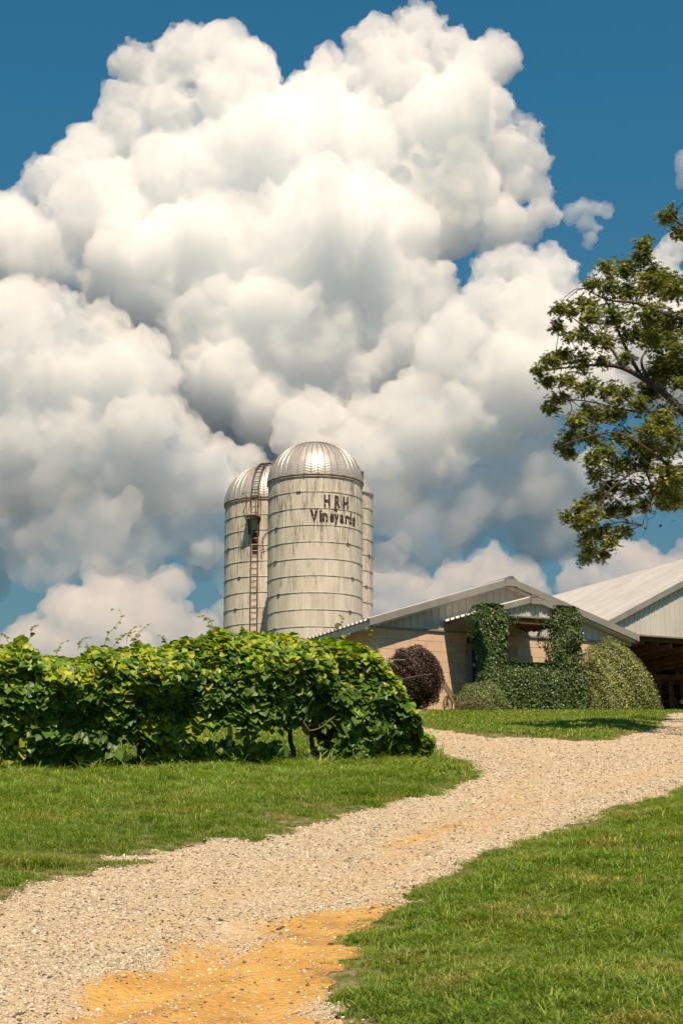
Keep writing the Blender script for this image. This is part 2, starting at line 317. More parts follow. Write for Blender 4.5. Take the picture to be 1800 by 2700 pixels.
# gravel path
h = .075; gx = np.arange(-24, 24, h); gy = np.arange(3.2, 46, h); X, Y = np.meshgrid(gx, gy)
S = sdf(X, Y).reshape(X.shape); P_ = np.stack([X, Y], -1)
eps = h; Gx = np.gradient(S, h, axis=1); Gy = np.gradient(S, h, axis=0); gl = Gx**2+Gy**2+1e-6
inside = S > 0; cell = (inside[:-1, :-1].astype(int)+inside[:-1, 1:]+inside[1:, 1:]+inside[1:, :-1]) > 0
used = np.zeros_like(inside); 
for dy in (0, 1):
    for dx in (0, 1): used[dy:dy+cell.shape[0], dx:dx+cell.shape[1]] |= cell
out = used & ~inside; mv = np.clip(-S/np.sqrt(gl), -h, h)/np.sqrt(gl)
X2 = np.where(out, X+Gx*mv, X); Y2 = np.where(out, Y+Gy*mv, Y)
sdp = psdf(X2, Y2).reshape(X2.shape)
CLAY = np.array([gnd(x*D2S, y*D2S)[:2] for x, y in ((250,2480),(450,2330),(600,2230),(700,2190),(820,2100))])
CL2 = np.array([gnd(x*D2S, y*D2S)[:2] for x, y in ((230,2330),(420,2215),(540,2135),(640,2080),(800,2020),(1000,1925))])
CL3 = np.array([gnd(x*D2S, y*D2S)[:2] for x, y in ((700,2380),(640,2300),(720,2180),(800,2110),(960,2020))])
TR1 = np.array([gnd(x*D2S, y*D2S)[:2] for x, y in ((560,2150),(700,2060),(1000,1925),(1300,1830),(1600,1750))])
TR2 = np.array([gnd(x*D2S, y*D2S)[:2] for x, y in ((300,2130),(700,1985),(1000,1895),(1180,1830),(1240,1760),(1100,1700))])
def clayf(x, y):
    d1 = psdf(x, y, CLAY, False); d2 = psdf(x, y, CL2, False); d3 = psdf(x, y, CL3, False); n = vnoise(x, y, .5, 8).ravel()*.5+vnoise(x, y, .13, 9).ravel()*.3
    yy = np.ravel(y)
    c = np.maximum(sstep(.62, .15, d1*.8+n*.5), .95*sstep(.34, .06, d2+n*.45)*sstep(11, 8, yy)); c = np.maximum(c, .85*sstep(.33, .1, d3+n*.4)*sstep(12.5, 9, yy))
    far2 = .38*sstep(.34, .1, psdf(x, y, TR1, False)+n*.35)+.34*sstep(.30, .08, psdf(x, y, TR2, False)+n*.35)
    far = sstep(.0, .35, vnoise(x, y*.6, 1.7, 12).ravel()+n*.4)*.25*sstep(9, 14, yy)
    return np.clip(np.maximum(c, np.maximum(far, far2)), 0, 1)
cl = clayf(X2, Y2).reshape(X2.shape)
RUT = np.array([gnd(x*D2S, y*D2S)[:2] for x, y in ((150,2352),(300,2290),(385,2262),(470,2190),(560,2120))])
rut = psdf(X2, Y2, RUT, False).reshape(X2.shape)
Z2 = gz(X2, Y2, sdp)+.062*sstep(0, .3, sdp)+.012+vnoise(X2, Y2, .35, 15)*.02*sstep(30, 15, Y2)-.035*sstep(.22, .02, rut)+.02*sstep(.12, .3, rut)*sstep(.5, .3, rut)+cl*.006
Z2 = np.where(out, gz(X2, Y2, sdp)+.004, Z2)
remap = -np.ones(used.size, int); remap[used.ravel()] = np.arange(used.sum())
idx = np.arange(used.size).reshape(used.shape)
q = np.stack([idx[:-1, :-1], idx[:-1, 1:], idx[1:, 1:], idx[1:, :-1]], -1)[cell]
def gravelmat():
    m, t, bs = newmat('crushed_stone_and_clay'); bs.inputs['Roughness'].default_value = .9
    g = N(t, 'ShaderNodeNewGeometry'); a = N(t, 'ShaderNodeAttribute', attribute_name='col')
    vo = N(t, 'ShaderNodeTexVoronoi'); vo.inputs['Scale'].default_value = 34; t.links.new(g.outputs['Position'], vo.inputs['Vector'])
    sep = N(t, 'ShaderNodeSeparateColor'); t.links.new(vo.outputs['Color'], sep.inputs[0])
    c = mix(t, (.43, .345, .225), (.60, .51, .365), sep.outputs[0])
    c = mix(t, c, (.50, .32, .16), mapr(t, sep.outputs[1], .78, .9, 0, .7))
    c = mix(t, c, (.20, .16, .12), mapr(t, vo.outputs['Distance'], .45, .75, 0, .55))  # gaps between stones darkened: shade among them put into the colour
    c = mix(t, c, (.30, .22, .14), mapr(t, noise(t, 5, detail=6), .55, .75, 0, .55))
    c = mix(t, c, (.52, .38, .23), mapr(t, noise(t, .8, (1, .5, 1)), .38, .6, 0, .7))
    clay = mix(t, (.49, .25, .045), (.56, .33, .085), mapr(t, noise(t, 3.5, detail=5), .35, .65))
    clay = mix(t, clay, (.24, .12, .04), mapr(t, noise(t, 2.6, detail=10, rough=.78), .50, .66, 0, .85)); clay = mix(t, clay, (.58, .38, .14), mapr(t, noise(t, 30, detail=4), .58, .7, 0, .6))
    sp = N(t, 'ShaderNodeSeparateColor'); t.links.new(a.outputs['Color'], sp.inputs[0])
    f = mapr(t, math_(t, 'ADD', sp.outputs[0], mapr(t, noise(t, 14, detail=6), .3, .7, -.3, .3)), .25, .8)
    c = mix(t, c, clay, f); c = mix(t, c, (.30, .22, .15), mapr(t, noise(t, 1.7, (1, 1, 1), 8, .75), .56, .74, 0, .6)); t.links.new(c, bs.inputs['Base Color'])
    hh = math_(t, 'ADD', math_(t, 'MULTIPLY', vo.outputs['Distance'], -.8), noise(t, 25, detail=6)); bump(t, bs, hh, .9, .02); return m
colr = np.repeat(cl.ravel()[used.ravel()][:, None], 3, 1)
path = link('gravel_path', mesh_np('gravel_path', np.stack([X2, Y2, Z2], -1).reshape(-1, 3)[used.ravel()], remap[q], colr), mat=gravelmat())
tag(path, kind='structure'); path.data.polygons.foreach_set('use_smooth', [True]*len(path.data.polygons))
# ---------------------------------------------------------------- instancing (grass, gravel)
def protos(name, meshes, mat):
    c = bpy.data.collections.new(name)
    for i, m in enumerate(meshes):
        m.materials.append(mat); o = bpy.data.objects.new('%s_%03d' % (name, i), m); c.objects.link(o)
    return c
def scatter(name, pts, rot, scl, ind, coll, label, cat):
    m = bpy.data.meshes.new(name); m.vertices.add(len(pts)); m.vertices.foreach_set('co', np.ascontiguousarray(pts, np.float32).ravel())
    for an, ty, dat in (('rot', 'FLOAT_VECTOR', rot), ('scl', 'FLOAT_VECTOR', scl)):
        a = m.attributes.new(an, ty, 'POINT'); a.data.foreach_set('vector', np.ascontiguousarray(dat, np.float32).ravel())
    a = m.attributes.new('ind', 'INT', 'POINT'); a.data.foreach_set('value', np.ascontiguousarray(ind, np.int32)); m.update()
    o = link(name, m); g = bpy.data.node_groups.new(name, 'GeometryNodeTree')
    g.interface.new_socket('Geometry', in_out='INPUT', socket_type='NodeSocketGeometry'); g.interface.new_socket('Geometry', in_out='OUTPUT', socket_type='NodeSocketGeometry')
    i = g.nodes.new('NodeGroupInput'); u = g.nodes.new('NodeGroupOutput'); s = g.nodes.new('GeometryNodeInstanceOnPoints')
    ci = g.nodes.new('GeometryNodeCollectionInfo'); ci.inputs[0].default_value = coll; ci.inputs['Separate Children'].default_value = True; ci.inputs['Reset Children'].default_value = True
    def na(n, ty): q = g.nodes.new('GeometryNodeInputNamedAttribute'); q.data_type = ty; q.inputs[0].default_value = n; return q.outputs[0]
    er = g.nodes.new('FunctionNodeEulerToRotation')
    g.links.new(i.outputs[0], s.inputs['Points']); g.links.new(ci.outputs[0], s.inputs['Instance']); s.inputs['Pick Instance'].default_value = True
    g.links.new(na('ind', 'INT'), s.inputs['Instance Index']); g.links.new(na('rot', 'FLOAT_VECTOR'), er.inputs[0]); g.links.new(er.outputs[0], s.inputs['Rotation'])
    g.links.new(na('scl', 'FLOAT_VECTOR'), s.inputs['Scale']); g.links.new(s.outputs[0], u.inputs[0])
    md = o.modifiers.new('s', 'NODES'); md.node_group = g
    return tag(o, label, cat, kind='stuff')
def stonemat():
    m, t, bs = newmat('crushed_stone'); bs.inputs['Roughness'].default_value = .85
    oi = N(t, 'ShaderNodeObjectInfo'); cr = N(t, 'ShaderNodeValToRGB'); t.links.new(oi.outputs['Random'], cr.inputs[0])
    cr.color_ramp.interpolation = 'CONSTANT'; e = cr.color_ramp.elements; e[0].color = (.46, .37, .24, 1); e[1].position = .28; e[1].color = (.60, .51, .37, 1)
    for p, c in ((.50, (.38, .31, .22)), (.62, (.56, .39, .20)), (.70, (.72, .64, .52)), (.82, (.22, .17, .12)), (.92, (.09, .075, .06))):
        x = e.new(p); x.color = c4(c)
    t.links.new(cr.outputs[0], bs.inputs['Base Color']); return m
def stonemesh(g):
    V, Fc = IC1; V = V*np.array((1, g.uniform(.65, 1), g.uniform(.35, .6))); V = V*(1+g.uniform(-.36, .36, len(V))[:, None]); return mesh_np('stone', V, Fc)
def sample(x0, x1, y0, y1, dens):
    n = int((x1-x0)*(y1-y0)*dens); return nr.uniform(x0, x1, n), nr.uniform(y0, y1, n)
def wedge(x, y, mrg=1.2): return np.abs(x) < y*.205+mrg+1.8
px_, py_, sc_ = [], [], []
for y0, y1, dens, s0, s1 in ((6.3, 9, 4200, .0042, .011), (9, 12, 2600, .005, .012), (12, 17, 1000, .007, .015), (17, 26, 320, .010, .020), (26, 43, 90, .013, .026)):
    xm = y1*.205+2.6; x, y = sample(-xm, xm, y0, y1, dens); k = wedge(x, y, .8) & (sdf(x, y) > .02-.07*nr.random(len(x))**3); x, y = x[k], y[k]
    k = nr.random(len(x)) > np.clip(clayf(x, y)*1.0, 0, .86); x, y = x[k], y[k]; px_.append(x); py_.append(y); sc_.append(s0+(s1-s0)*nr.random(len(x))**2.2)
x, y = sample(-2.5, 2.2, 6.4, 14, 60); k = sdf(x, y) > 0; px_.append(x[k]); py_.append(y[k]); sc_.append(.008+.013*nr.random(k.sum())**3)
x = np.concatenate(px_); y = np.concatenate(py_); s = np.concatenate(sc_); n = len(x)
def pathz(x, y):
    sd = psdf(x, y); r_ = psdf(x, y, RUT, False)
    return gz(x, y, sd)+.062*sstep(0, .3, sd)+.012+vnoise(x, y, .35, 15)*.02*sstep(30, 15, y)-.035*sstep(.22, .02, r_)+.02*sstep(.12, .3, r_)*sstep(.5, .3, r_)+.006*clayf(x, y)
z = pathz(x, y)+s*.12
scatter('gravel', np.stack([x, y, z], -1), np.stack([nr.uniform(-.3, .3, n), nr.uniform(-.3, .3, n), nr.uniform(0, 6.28, n)], -1), np.repeat(s[:, None], 3, 1), nr.integers(0, 8, n),
        protos('stone', [stonemesh(nr) for _ in range(8)], stonemat()), 'pale crushed stone lying loose over the clay drive', 'gravel')
def grassmat(name, a, b, c, dry):
    m, t, bs = newmat(name); oi = N(t, 'ShaderNodeObjectInfo')
    at_ = N(t, 'ShaderNodeAttribute', attribute_name='col')
    q = mix(t, a, b, mapr(t, noise(t, .55), .38, .62)); q = mix(t, q, c, mapr(t, oi.outputs['Random'], .35, 1)); q = mix(t, q, dry, mapr(t, noise(t, 1.6, detail=5), .54, .74, 0, .8))
    q = mix(t, q, at_.outputs['Color'], 1., 'MULTIPLY')
    t.links.new(q, bs.inputs['Base Color']); bs.inputs['Roughness'].default_value = .5; bs.inputs['Specular IOR Level'].default_value = .3
    tl = N(t, 'ShaderNodeBsdfTranslucent'); t.links.new(mix(t, q, (1.2, 1.25, .6), 1., 'MULTIPLY'), tl.inputs[0]); ms = N(t, 'ShaderNodeMixShader'); ms.inputs[0].default_value = .35
    t.links.new(bs.outputs[0], ms.inputs[1]); t.links.new(tl.outputs[0], ms.inputs[2]); t.links.new(ms.outputs[0], t.nodes['Material Output'].inputs[0]); return m
def tuft(g, nb, hgt, wd, rad, lean, dryp=.07):
    V = []; Fc = []; C = []
    for _ in range(nb):
        a = g.uniform(0, 6.283); r = rad*math.sqrt(g.random()); b = np.array((r*math.cos(a), r*math.sin(a), 0)); hh = hgt*g.uniform(.45, 1.1); az = g.uniform(0, 6.283)
        d = np.array((math.cos(az), math.sin(az), 0)); sd = np.array((-d[1], d[0], 0))*wd*g.uniform(.6, 1.1)/2; ln = lean*g.uniform(.2, 1.3)*hh; n0 = len(V)
        for t_, ww in ((0, 1), (.4, .95), (.75, .65)):
            c = b+d*ln*t_**1.8+np.array((0, 0, hh*(t_-.25*lean*t_*t_))); V += [c-sd*ww, c+sd*ww]
        V.append(b+d*ln*1.05+np.array((0, 0, hh*(1-.32*lean)-.02*hh)))
        Fc += [(n0, n0+1, n0+3), (n0, n0+3, n0+2), (n0+2, n0+3, n0+5), (n0+2, n0+5, n0+4), (n0+4, n0+5, n0+6)]
        cc = np.array((1, 1, 1.))*g.uniform(.65, 1.3)
        if g.random() < dryp: cc = np.array((2.4, 1.5, 1.6))
        C += [cc]*7
    return mesh_np('tuft', np.array(V), np.array(Fc), np.array(C))
GM = grassmat('lawn_grass', (.14, .245, .024), (.20, .285, .035), (.25, .32, .065), (.42, .35, .13))
GL = grassmat('long_grass', (.21, .33, .045), (.18, .29, .04), (.28, .38, .09), (.38, .35, .14))
near = protos('near_tuft', [tuft(nr, 26, .066, .0048, .055, 1.25) for _ in range(7)], GM)
farp = protos('far_tuft', [tuft(nr, 26, .05, .010, .11, 1.0) for _ in range(6)], GM)
longp = protos('long_tuft', [tuft(nr, 26, .17, .009, .05, 1.15, .08) for _ in range(7)], GL)
gxs, gys, gss, gii = [], [], [], []
for y0, y1, dens, s0, s1 in ((6.3, 9.5, 650, .8, 1.45), (9.5, 14, 420, .85, 1.5), (14, 20, 230, 1., 1.7)):
    xm = y1*.205+3; x, y = sample(-xm, xm, y0, y1, dens); d = -sdf(x, y); k = wedge(x, y) & (d > -.07*nr.random(len(x))) & ((d > .12) | (nr.random(len(x)) < .75)); x, y, d = x[k], y[k], d[k]
    pat = 1+vnoise(x, y, .7, 20)*.9+vnoise(x, y, .22, 21)*.5; gxs.append(x); gys.append(y); gss.append(nr.uniform(s0, s1, len(x))*(.6+.4*sstep(0, .35, d))*pat*(1-.35*sstep(.9, .1, d)*(vnoise(x, y, .4, 60) > 0))*np.where(x < 0, .8, 1.))
x, y = sample(-5, 5, 6.3, 24, 260); sd_ = psdf(x, y)+vnoise(x, y, .35, 61).ravel()*.55; k = (np.abs(sd_) < .16) & (nr.random(len(x)) < .8); gxs.append(x[k]); gys.append(y[k]); gss.append(nr.uniform(.3, .75, k.sum()))
x = np.concatenate(gxs); y = np.concatenate(gys); s = np.concatenate(gss); n = len(x)
scatter('grass', np.stack([x, y, gz(x, y)-.004], -1), np.stack([nr.uniform(-.2, .2, n), nr.uniform(-.2, .2, n), nr.uniform(0, 6.28, n)], -1), np.repeat(s[:, None], 3, 1), nr.integers(0, 7, n), near, 'short green lawn grass on both sides of the gravel drive', 'grass')
gxs, gys, gss = [], [], []
for y0, y1, dens, s0, s1 in ((20, 28, 110, 1., 1.7), (28, 46.5, 75, 1., 1.8)):
    xm = y1*.205+3; x, y = sample(-xm, xm, y0, y1, dens); d = -sdf(x, y); k = wedge(x, y, 2.5) & (d > .0); x, y, d = x[k], y[k], d[k]
    gxs.append(x); gys.append(y); gss.append(nr.uniform(s0, s1, len(x))*(.55+.45*sstep(0, .5, d)))
x = np.concatenate(gxs); y = np.concatenate(gys); s = np.concatenate(gss); n = len(x)
scatter('lawn_grass', np.stack([x, y, gz(x, y)-.004], -1), np.stack([nr.uniform(-.2, .2, n), nr.uniform(-.2, .2, n), nr.uniform(0, 6.28, n)], -1), np.repeat(s[:, None], 3, 1), nr.integers(0, 6, n), farp, 'mown green grass of the upper lawn in front of the shop', 'grass')
# hedge line
HD = nrm((1, .4, 0)); HN = np.array((HD[1], -HD[0], 0)) # HN points to the camera
H0 = np.array((.85, 22.75, 0))
def hedgeP(t, off, z): p = H0+HD*t+HN*off; return np.array((p[0], p[1], z))
x, y = sample(-9, 3.4, 9, 23.5, 95); d = -sdf(x, y); rel = (np.stack([x, y], -1)-H0[:2]); off = rel@HN[:2]; tt = rel@HD[:2]
pr = sstep(6.0, 3.0, off+vnoise(x, y, 1.3, 30)*4.5)*(vnoise(x, y, .45, 33) > -.12)*(off > .2)*(x < 2)+((off < .6) & (off > -.7))*1.3
k = (tt < 1.6) & (d > .45) & (nr.random(len(x)) < pr) & (x < 2.2); xa, ya, offa = x[k], y[k], off[k]
x, y = sample(0, 4.5, 7, 18, 26); d = -sdf(x, y); k = (d > .3) & (x > 0) & (vnoise(x, y, .8, 31) > .0); xb, yb = x[k], y[k]
sa = nr.uniform(.5, 1.05, len(xa))*np.where(offa < .75, np.where(nr.random(len(xa)) < .12, 2.0, .9), np.where(offa < 1.3, 1.2, .95)); sb = nr.uniform(.4, .85, len(xb))
x = np.concatenate([xa, xb]); y = np.concatenate([ya, yb]); s = np.concatenate([sa, sb]); n = len(x)
scatter('long_grass', np.stack([x, y, gz(x, y)-.005], -1), np.stack([nr.uniform(-.25, .25, n), nr.uniform(-.25, .25, n), nr.uniform(0, 6.28, n)], -1), np.repeat(s[:, None], 3, 1), nr.integers(0, 7, n), longp, 'longer light green grass blades below and before the grapevine', 'grass')
# ---------------------------------------------------------------- ribbed metal panels
def profile(wd, ribs=4, hb=.032, wb=.022, minor=True):
    us, hs = [0.], [0.]; pitch = wd/ribs
    for i in range(ribs):
        c = pitch*(i+.5)
        if minor:
            for mo in (-.36, -.2) if 0 else (-.34,): us += [c+mo*pitch-.008, c+mo*pitch, c+mo*pitch+.008]; hs += [0, .004, 0]
        us += [c-wb, c-wb*.5, c+wb*.5, c+wb]; hs += [0, hb, hb, 0]
        if minor: us += [c+.34*pitch-.008, c+.34*pitch, c+.34*pitch+.008]; hs += [0, .004, 0]
    us.append(wd); hs.append(0); return np.array(us), np.array(hs)
def panel(name, parent, mat, us, hs, pb, pt, n, thick=.004):
    k = len(us); n = np.array(n, float)
    V = [pb(u)+n*q for u, q in zip(us, hs)]+[pt(u)+n*q for u, q in zip(us, hs)]+[pb(u)+n*(q-thick) for u, q in zip(us, hs)]+[pt(u)+n*(q-thick) for u, q in zip(us, hs)]
    Fc = []
    for i in range(k-1):
        Fc += [(i, i+1, k+i+1, k+i), (2*k+i+1, 2*k+i, 3*k+i, 3*k+i+1), (i+1, i, 2*k+i, 2*k+i+1), (k+i, k+i+1, 3*k+i+1, 3*k+i)]
    m = MB(); m.add(V, Fc); return m.build(name, mat, parent)
def prism(pts, v0, v1, fr=FR): # polygon in (u,z) extruded in v
    n = len(pts); m = MB(); V = [fr(u, v0, z) for u, z in pts]+[fr(u, v1, z) for u, z in pts]
    m.add(V, [tuple(range(n)), tuple(range(2*n-1, n-1, -1))]+[(i, n+i, n+(i+1) % n, (i+1) % n) for i in range(n)]); return m
# ---------------------------------------------------------------- shop building
ZB = 5.06; ZS = 7.53; ZS2 = 7.66; SW = 8.14; UP = SW/2+.07; ZP = 8.96; PIT = (ZP-ZS2)/UP
shop = thing('shop_building', FR(SW/2, 3, ZB), 'tan block-walled farm shop with grey metal gable siding and gabled porch', 'building')
wall = MB(); wall.box(.012, SW-.012, .012, 9, ZB-.3, ZS).build('wall', M['mortar'], shop)
wallo = [c for c in shop.children if c.name.startswith('wall')][0]
DOORU = (2.94, 3.95); BH = .29
blocks = MB(); bl_cache = {}
def block_mesh(l, hgt, d, face):
    key = (round(l, 3), round(hgt, 3), face)
    if key not in bl_cache:
        fr = (lambda u, v, z: u*W+v*B+np.array((0, 0, z))) if face == 'f' else (lambda u, v, z: u*B*1.0+v*W+np.array((0, 0, z)))
        m = MB(); e = .003; j = .0012
        P = [fr(j, d, j), fr(l-j, d, j), fr(l-j, d, hgt-j), fr(j, d, hgt-j), fr(j+e, -.001, j+e), fr(l-j-e, -.001, j+e), fr(l-j-e, -.001, hgt-j-e), fr(j+e, -.001, hgt-j-e)]
        if face == 'f': Fc = [(4, 5, 6, 7), (0, 1, 5, 4), (1, 2, 6, 5), (2, 3, 7, 6), (3, 0, 4, 7)]
        else: Fc = [(7, 6, 5, 4), (4, 5, 1, 0), (5, 6, 2, 1), (6, 7, 3, 2), (7, 4, 0, 3)]
        me = bpy.data.meshes.new('block'); me.from_pydata([tuple(p) for p in P], [], Fc); me.materials.append(M['paint']); bl_cache[key] = me
    return bl_cache[key]
base = wloc(wallo)
for r in range(9):
    z0 = ZS-.005-(r+1)*BH*.98; u = -.0 if r % 2 else -.0; off = 0 if r % 2 else -.25; hb = BH*.98
    u = off
    while u < SW:
        l = .5; u0 = max(u, 0); u1 = min(u+l, SW)
        if u1-u0 > .06 and not (u1 > DOORU[0]-.1 and u0 < DOORU[1]+.1 and r >= 1):
            p = FR(u0, -.004+rng.uniform(-.0035, .0035), z0)-base; link('block', block_mesh(u1-u0, hb, .03, 'f'), wallo, loc=tuple(p))
        u += l
    v = off
    while v < 4.4:
        v0 = max(v, 0); v1 = v+.5
        if v1-v0 > .06: p = FR(-.004+rng.uniform(-.003, .003), v0, z0)-base; link('block', block_mesh(v1-v0, hb, .03, 's'), wallo, loc=tuple(p))
        v += .5
MB().box(-.03, .03, 1.5, 2.3, 6.7, 7.3).build('window', M['doorm'], shop)
# door recess, lintel, frame post
MB().box(DOORU[0]-.12, DOORU[1]+.12, -.02, .05, 7.24, 7.50).build('lintel', M['dark'], shop)
for u0, u1 in ((DOORU[0]-.14, DOORU[0]+.02), (DOORU[1]-.08, DOORU[1]+.12)): MB().box(u0, u1, -.06, .04, ZB-.1, 7.235).build('door_post', M['cement'], shop)
dr = MB().box(DOORU[0]+.02, DOORU[1]-.08, -.012, .03, ZB, 7.235).build('door', M['doorm'], shop)
mm = MB().box(DOORU[1]-.19, DOORU[1]-.16, -.06, -.012, 6.0, 6.25); mm.build('handle', M['palesteel'], dr)
def text(body, size, mat, parent, name, fr, ext=.002, u=0, z=0, bend=None, shear=0, sx=1.):
    c = bpy.data.curves.new(name, 'FONT'); c.body = body; c.size = size; c.extrude = ext; c.resolution_u = 2; c.offset = size*.05
    o = bpy.data.objects.new(name, c); COL.objects.link(o); dg = bpy.context.evaluated_depsgraph_get(); me = bpy.data.meshes.new_from_object(o.evaluated_get(dg)); COL.objects.unlink(o); bpy.data.objects.remove(o)
    V = np.array([v.co[:] for v in me.vertices]); off = wloc(parent)
    W_ = np.array([fr(u+p[0]*sx, -p[2], z+p[1]) for p in V])-off
    me.vertices.foreach_set('co', W_.astype(np.float32).ravel()); me.materials.clear(); me.materials.append(mat); me.update(); return link(name, me, parent)
su, sz = onv(1252, 1728, 0)
sg = MB().box(su, su+.44, -.04, -.014, sz-.13, sz).build('open_sign', M['white'], shop); text('OPEN', .125, M['ink'], sg, 'lettering', lambda a, b, c: FR(a, -.043+b, c), u=su+.035, z=sz-.108, sx=1.05)
nu, nz = onv(1245, 1749, 0)
ng_ = MB().box(nu, nu+.075, -.03, -.014, nz-.085, nz).build('notice', M['white'], shop)
for i in range(4): MB().box(nu+.012, nu+.063, -.033, -.0305, nz-.02-.018*i, nz-.014-.018*i).build('print_line', M['ink'], ng_)
# gable siding: nine sheets
us, hs = profile(.905)
nW = -np.array((B[0], B[1], 0)); nF = nrm(np.cross(W, (0, 0, 1)))
def ztop(u): return ZS2+.02+max(0, min(u, SW-u))*PIT*(1 if u < UP else 1)-.02
for i in range(9):
    u0 = i*.9045
    panel('siding_panel', shop, M['siding'], us, hs, lambda u: FR(u0+u, -.03, ZS+.045), lambda u: FR(u0+u, -.03, ztop(u0+u)), nF)
MB().box(-.02, SW+.02, -.06, -.005, ZS-.004, ZS+.042).build('drip_edge', M['trim'], shop)
MB().hexa([FR(0, 0, ZS), FR(SW, 0, ZS), FR(SW, .05, ZS), FR(0, .05, ZS), FR(UP-.01, 0, ZP-.03), FR(UP+.01, 0, ZP-.03), FR(UP+.01, .05, ZP-.03), FR(UP-.01, .05, ZP-.03)]).build('gable_wall', M['dark'], shop)
# roof slopes, both sides, ribbed sheets
OV, FO, RB = .42, .36, 9.0; RZ = ZS2+.16
def roofside(sign, parent, u_pk, z_pk, u_e, v0, v1, n_sheet, pit, mat, name='roof_panel', thick=.004):
    dv = (v1-v0)/n_sheet; us_, hs_ = profile(dv, 3, .065, .055, False); zz = z_pk-abs(u_pk-u_e)*pit
    n = nrm(np.cross(B, W*1.0+np.array((0, 0, pit)))) if sign < 0 else nrm(np.cross(W*-1.0+np.array((0, 0, pit)), B)); n = n if n[2] > 0 else -n
    for i in range(n_sheet):
        a = v0+i*dv
        panel(name, parent, mat, us_, hs_, lambda q: FR(u_e, a+q, zz), lambda q: FR(u_pk, a+q, z_pk), n, thick)
ZR = 9.12; UPK = UP
roofside(-1, shop, UPK, ZR, -OV, -FO, RB, 10, PIT, M['roofm']); roofside(1, shop, UPK, ZR, SW+OV, -FO, RB, 10, PIT, M['roofm'])
def rake(parent, ua, za, ub, zb, v, d, th, mat, name):
    m = MB(); m.hexa([FR(ua, v, za-d), FR(ub, v, zb-d), FR(ub, v+th, zb-d), FR(ua, v+th, za-d), FR(ua, v, za), FR(ub, v, zb), FR(ub, v+th, zb), FR(ua, v+th, za)]); return m.build(name, mat, parent)
for s_ in (-1, 1):
    ue = -OV-.02 if s_ < 0 else SW+OV+.02; ze = ZR-abs(UPK-ue)*PIT
    rake(shop, ue, ze+.035, UPK+s_*.002, ZR+.035, -FO-.03, .20, .028, M['trim'], 'rake_trim')
    rake(shop, ue, ze+.04, UPK+s_*.002, ZR+.04, -FO+.0, .02, .10, M['trim'], 'rake_flange')
    rake(shop, ue+(-s_)*.12, ze-.135, UPK+s_*.002, ZR-.17, -FO+.02, .05, .30, M['siding'], 'rake_soffit')
    rake(shop, -.01 if s_ < 0 else SW+.01, ZS2+.035, UPK, ZP+.045, -.085, .06, .05, M['siding'], 'rake_batten')
    # eave fascia board and rafter tails
    uf = -OV+.03 if s_ < 0 else SW+OV-.03; zf = ZR-abs(UPK-uf)*PIT-.03
    MB().box(min(uf, uf+s_*.03), max(uf, uf+s_*.03), -FO+.03, RB, zf-.20, zf-.01).build('fascia', M['trim'], shop)
    for k in range(8):
        v = .55+k*1.12-.5; zi = ZR-.06-abs(UPK-(0 if s_ < 0 else SW))*PIT
        m = MB(); a = FR(uf, v, zf-.19); b = FR(0 if s_ < 0 else SW, v, zi-.17); m.beam(a, b, .06, .14).build('rafter_tail', M['siding'], shop)
MB().box(-OV+.06, 0, -.06, RB, ZS-.02, ZS+.0).build('soffit', M['siding'], shop)
cp = MB(); cp.hexa([FR(UPK-.2, -FO-.06, ZR-.2*PIT+.03), FR(UPK+.2, -FO-.06, ZR-.2*PIT+.03), FR(UPK+.2, RB+.02, ZR-.2*PIT+.03), FR(UPK-.2, RB+.02, ZR-.2*PIT+.03), FR(UPK-.05, -FO-.06, ZR+.085), FR(UPK+.05, -FO-.06, ZR+.085), FR(UPK+.05, RB+.02, ZR+.085), FR(UPK-.05, RB+.02, ZR+.085)])
cp.build('ridge_cap', M['trimdark'], shop)
MB().hexa([FR(UPK-.2, -FO-.075, ZR-.2*PIT-.14), FR(UPK+.2, -FO-.075, ZR-.2*PIT-.14), FR(UPK+.2, -FO-.058, ZR-.2*PIT-.14), FR(UPK-.2, -FO-.058, ZR-.2*PIT-.14), FR(UPK-.19, -FO-.075, ZR+.0), FR(UPK+.19, -FO-.075, ZR+.0), FR(UPK+.19, -FO-.058, ZR+.0), FR(UPK-.19, -FO-.058, ZR+.0)]).build('ridge_end', M['trim'], shop)
# porch
PD = 2.9; PU = onv(1403, 1577, -PD)[0]; PW = PU-2.04; PZ = onv(1403, 1574, -PD)[1]-.03; PP = (PZ-7.79)/PW
for s_ in (-1, 1): roofside(s_, shop, PU, PZ, PU+s_*PW, -PD-.12, -.03, 3, PP, M['siding'], 'porch_roof_panel')
for s_ in (-1, 1):
    ue = PU+s_*PW; ze = PZ-PW*PP
    rake(shop, ue, ze+.03, PU+s_*.002, PZ+.03, -PD-.15, .15, .028, M['trim'], 'porch_rake_trim')
    rake(shop, ue-s_*.1, ze-.08, PU, PZ-.125, -PD-.09, .03, .12, M['siding'], 'porch_rake_soffit')
    for j in range(2): # weathered eave board in two lengths
        a, b = -PD+.0+j*1.26, -PD+1.25+j*1.22; MB().box(min(ue-s_*.03, ue-s_*.065), max(ue-s_*.03, ue-s_*.065), a, b-.004, ze-.165, ze-.012).build('eave_board', M['rawwood'], shop)
us2, hs2 = profile(.905)
PB = onv(1403, 1626, -PD)[1]
for i in range(4):
    u0 = PU-PW+.1+i*(PW-.1)/2; k = us2*((PW-.1)/2)/.905
    def pt(u): return max(PB+.02, PZ-.13-abs(PU-(u0+u))*PP)
    panel('porch_siding_panel', shop, M['siding'], k, hs2, lambda u: FR(u0+u, -PD-.02, PB), lambda u: FR(u0+u, -PD-.02, pt(u)), nF)
MB().box(PU-PW+.06, PU+PW-.06, -PD-.05, -PD+.0, PB-.045, PB-.002).build('porch_drip_edge', M['trim'], shop)
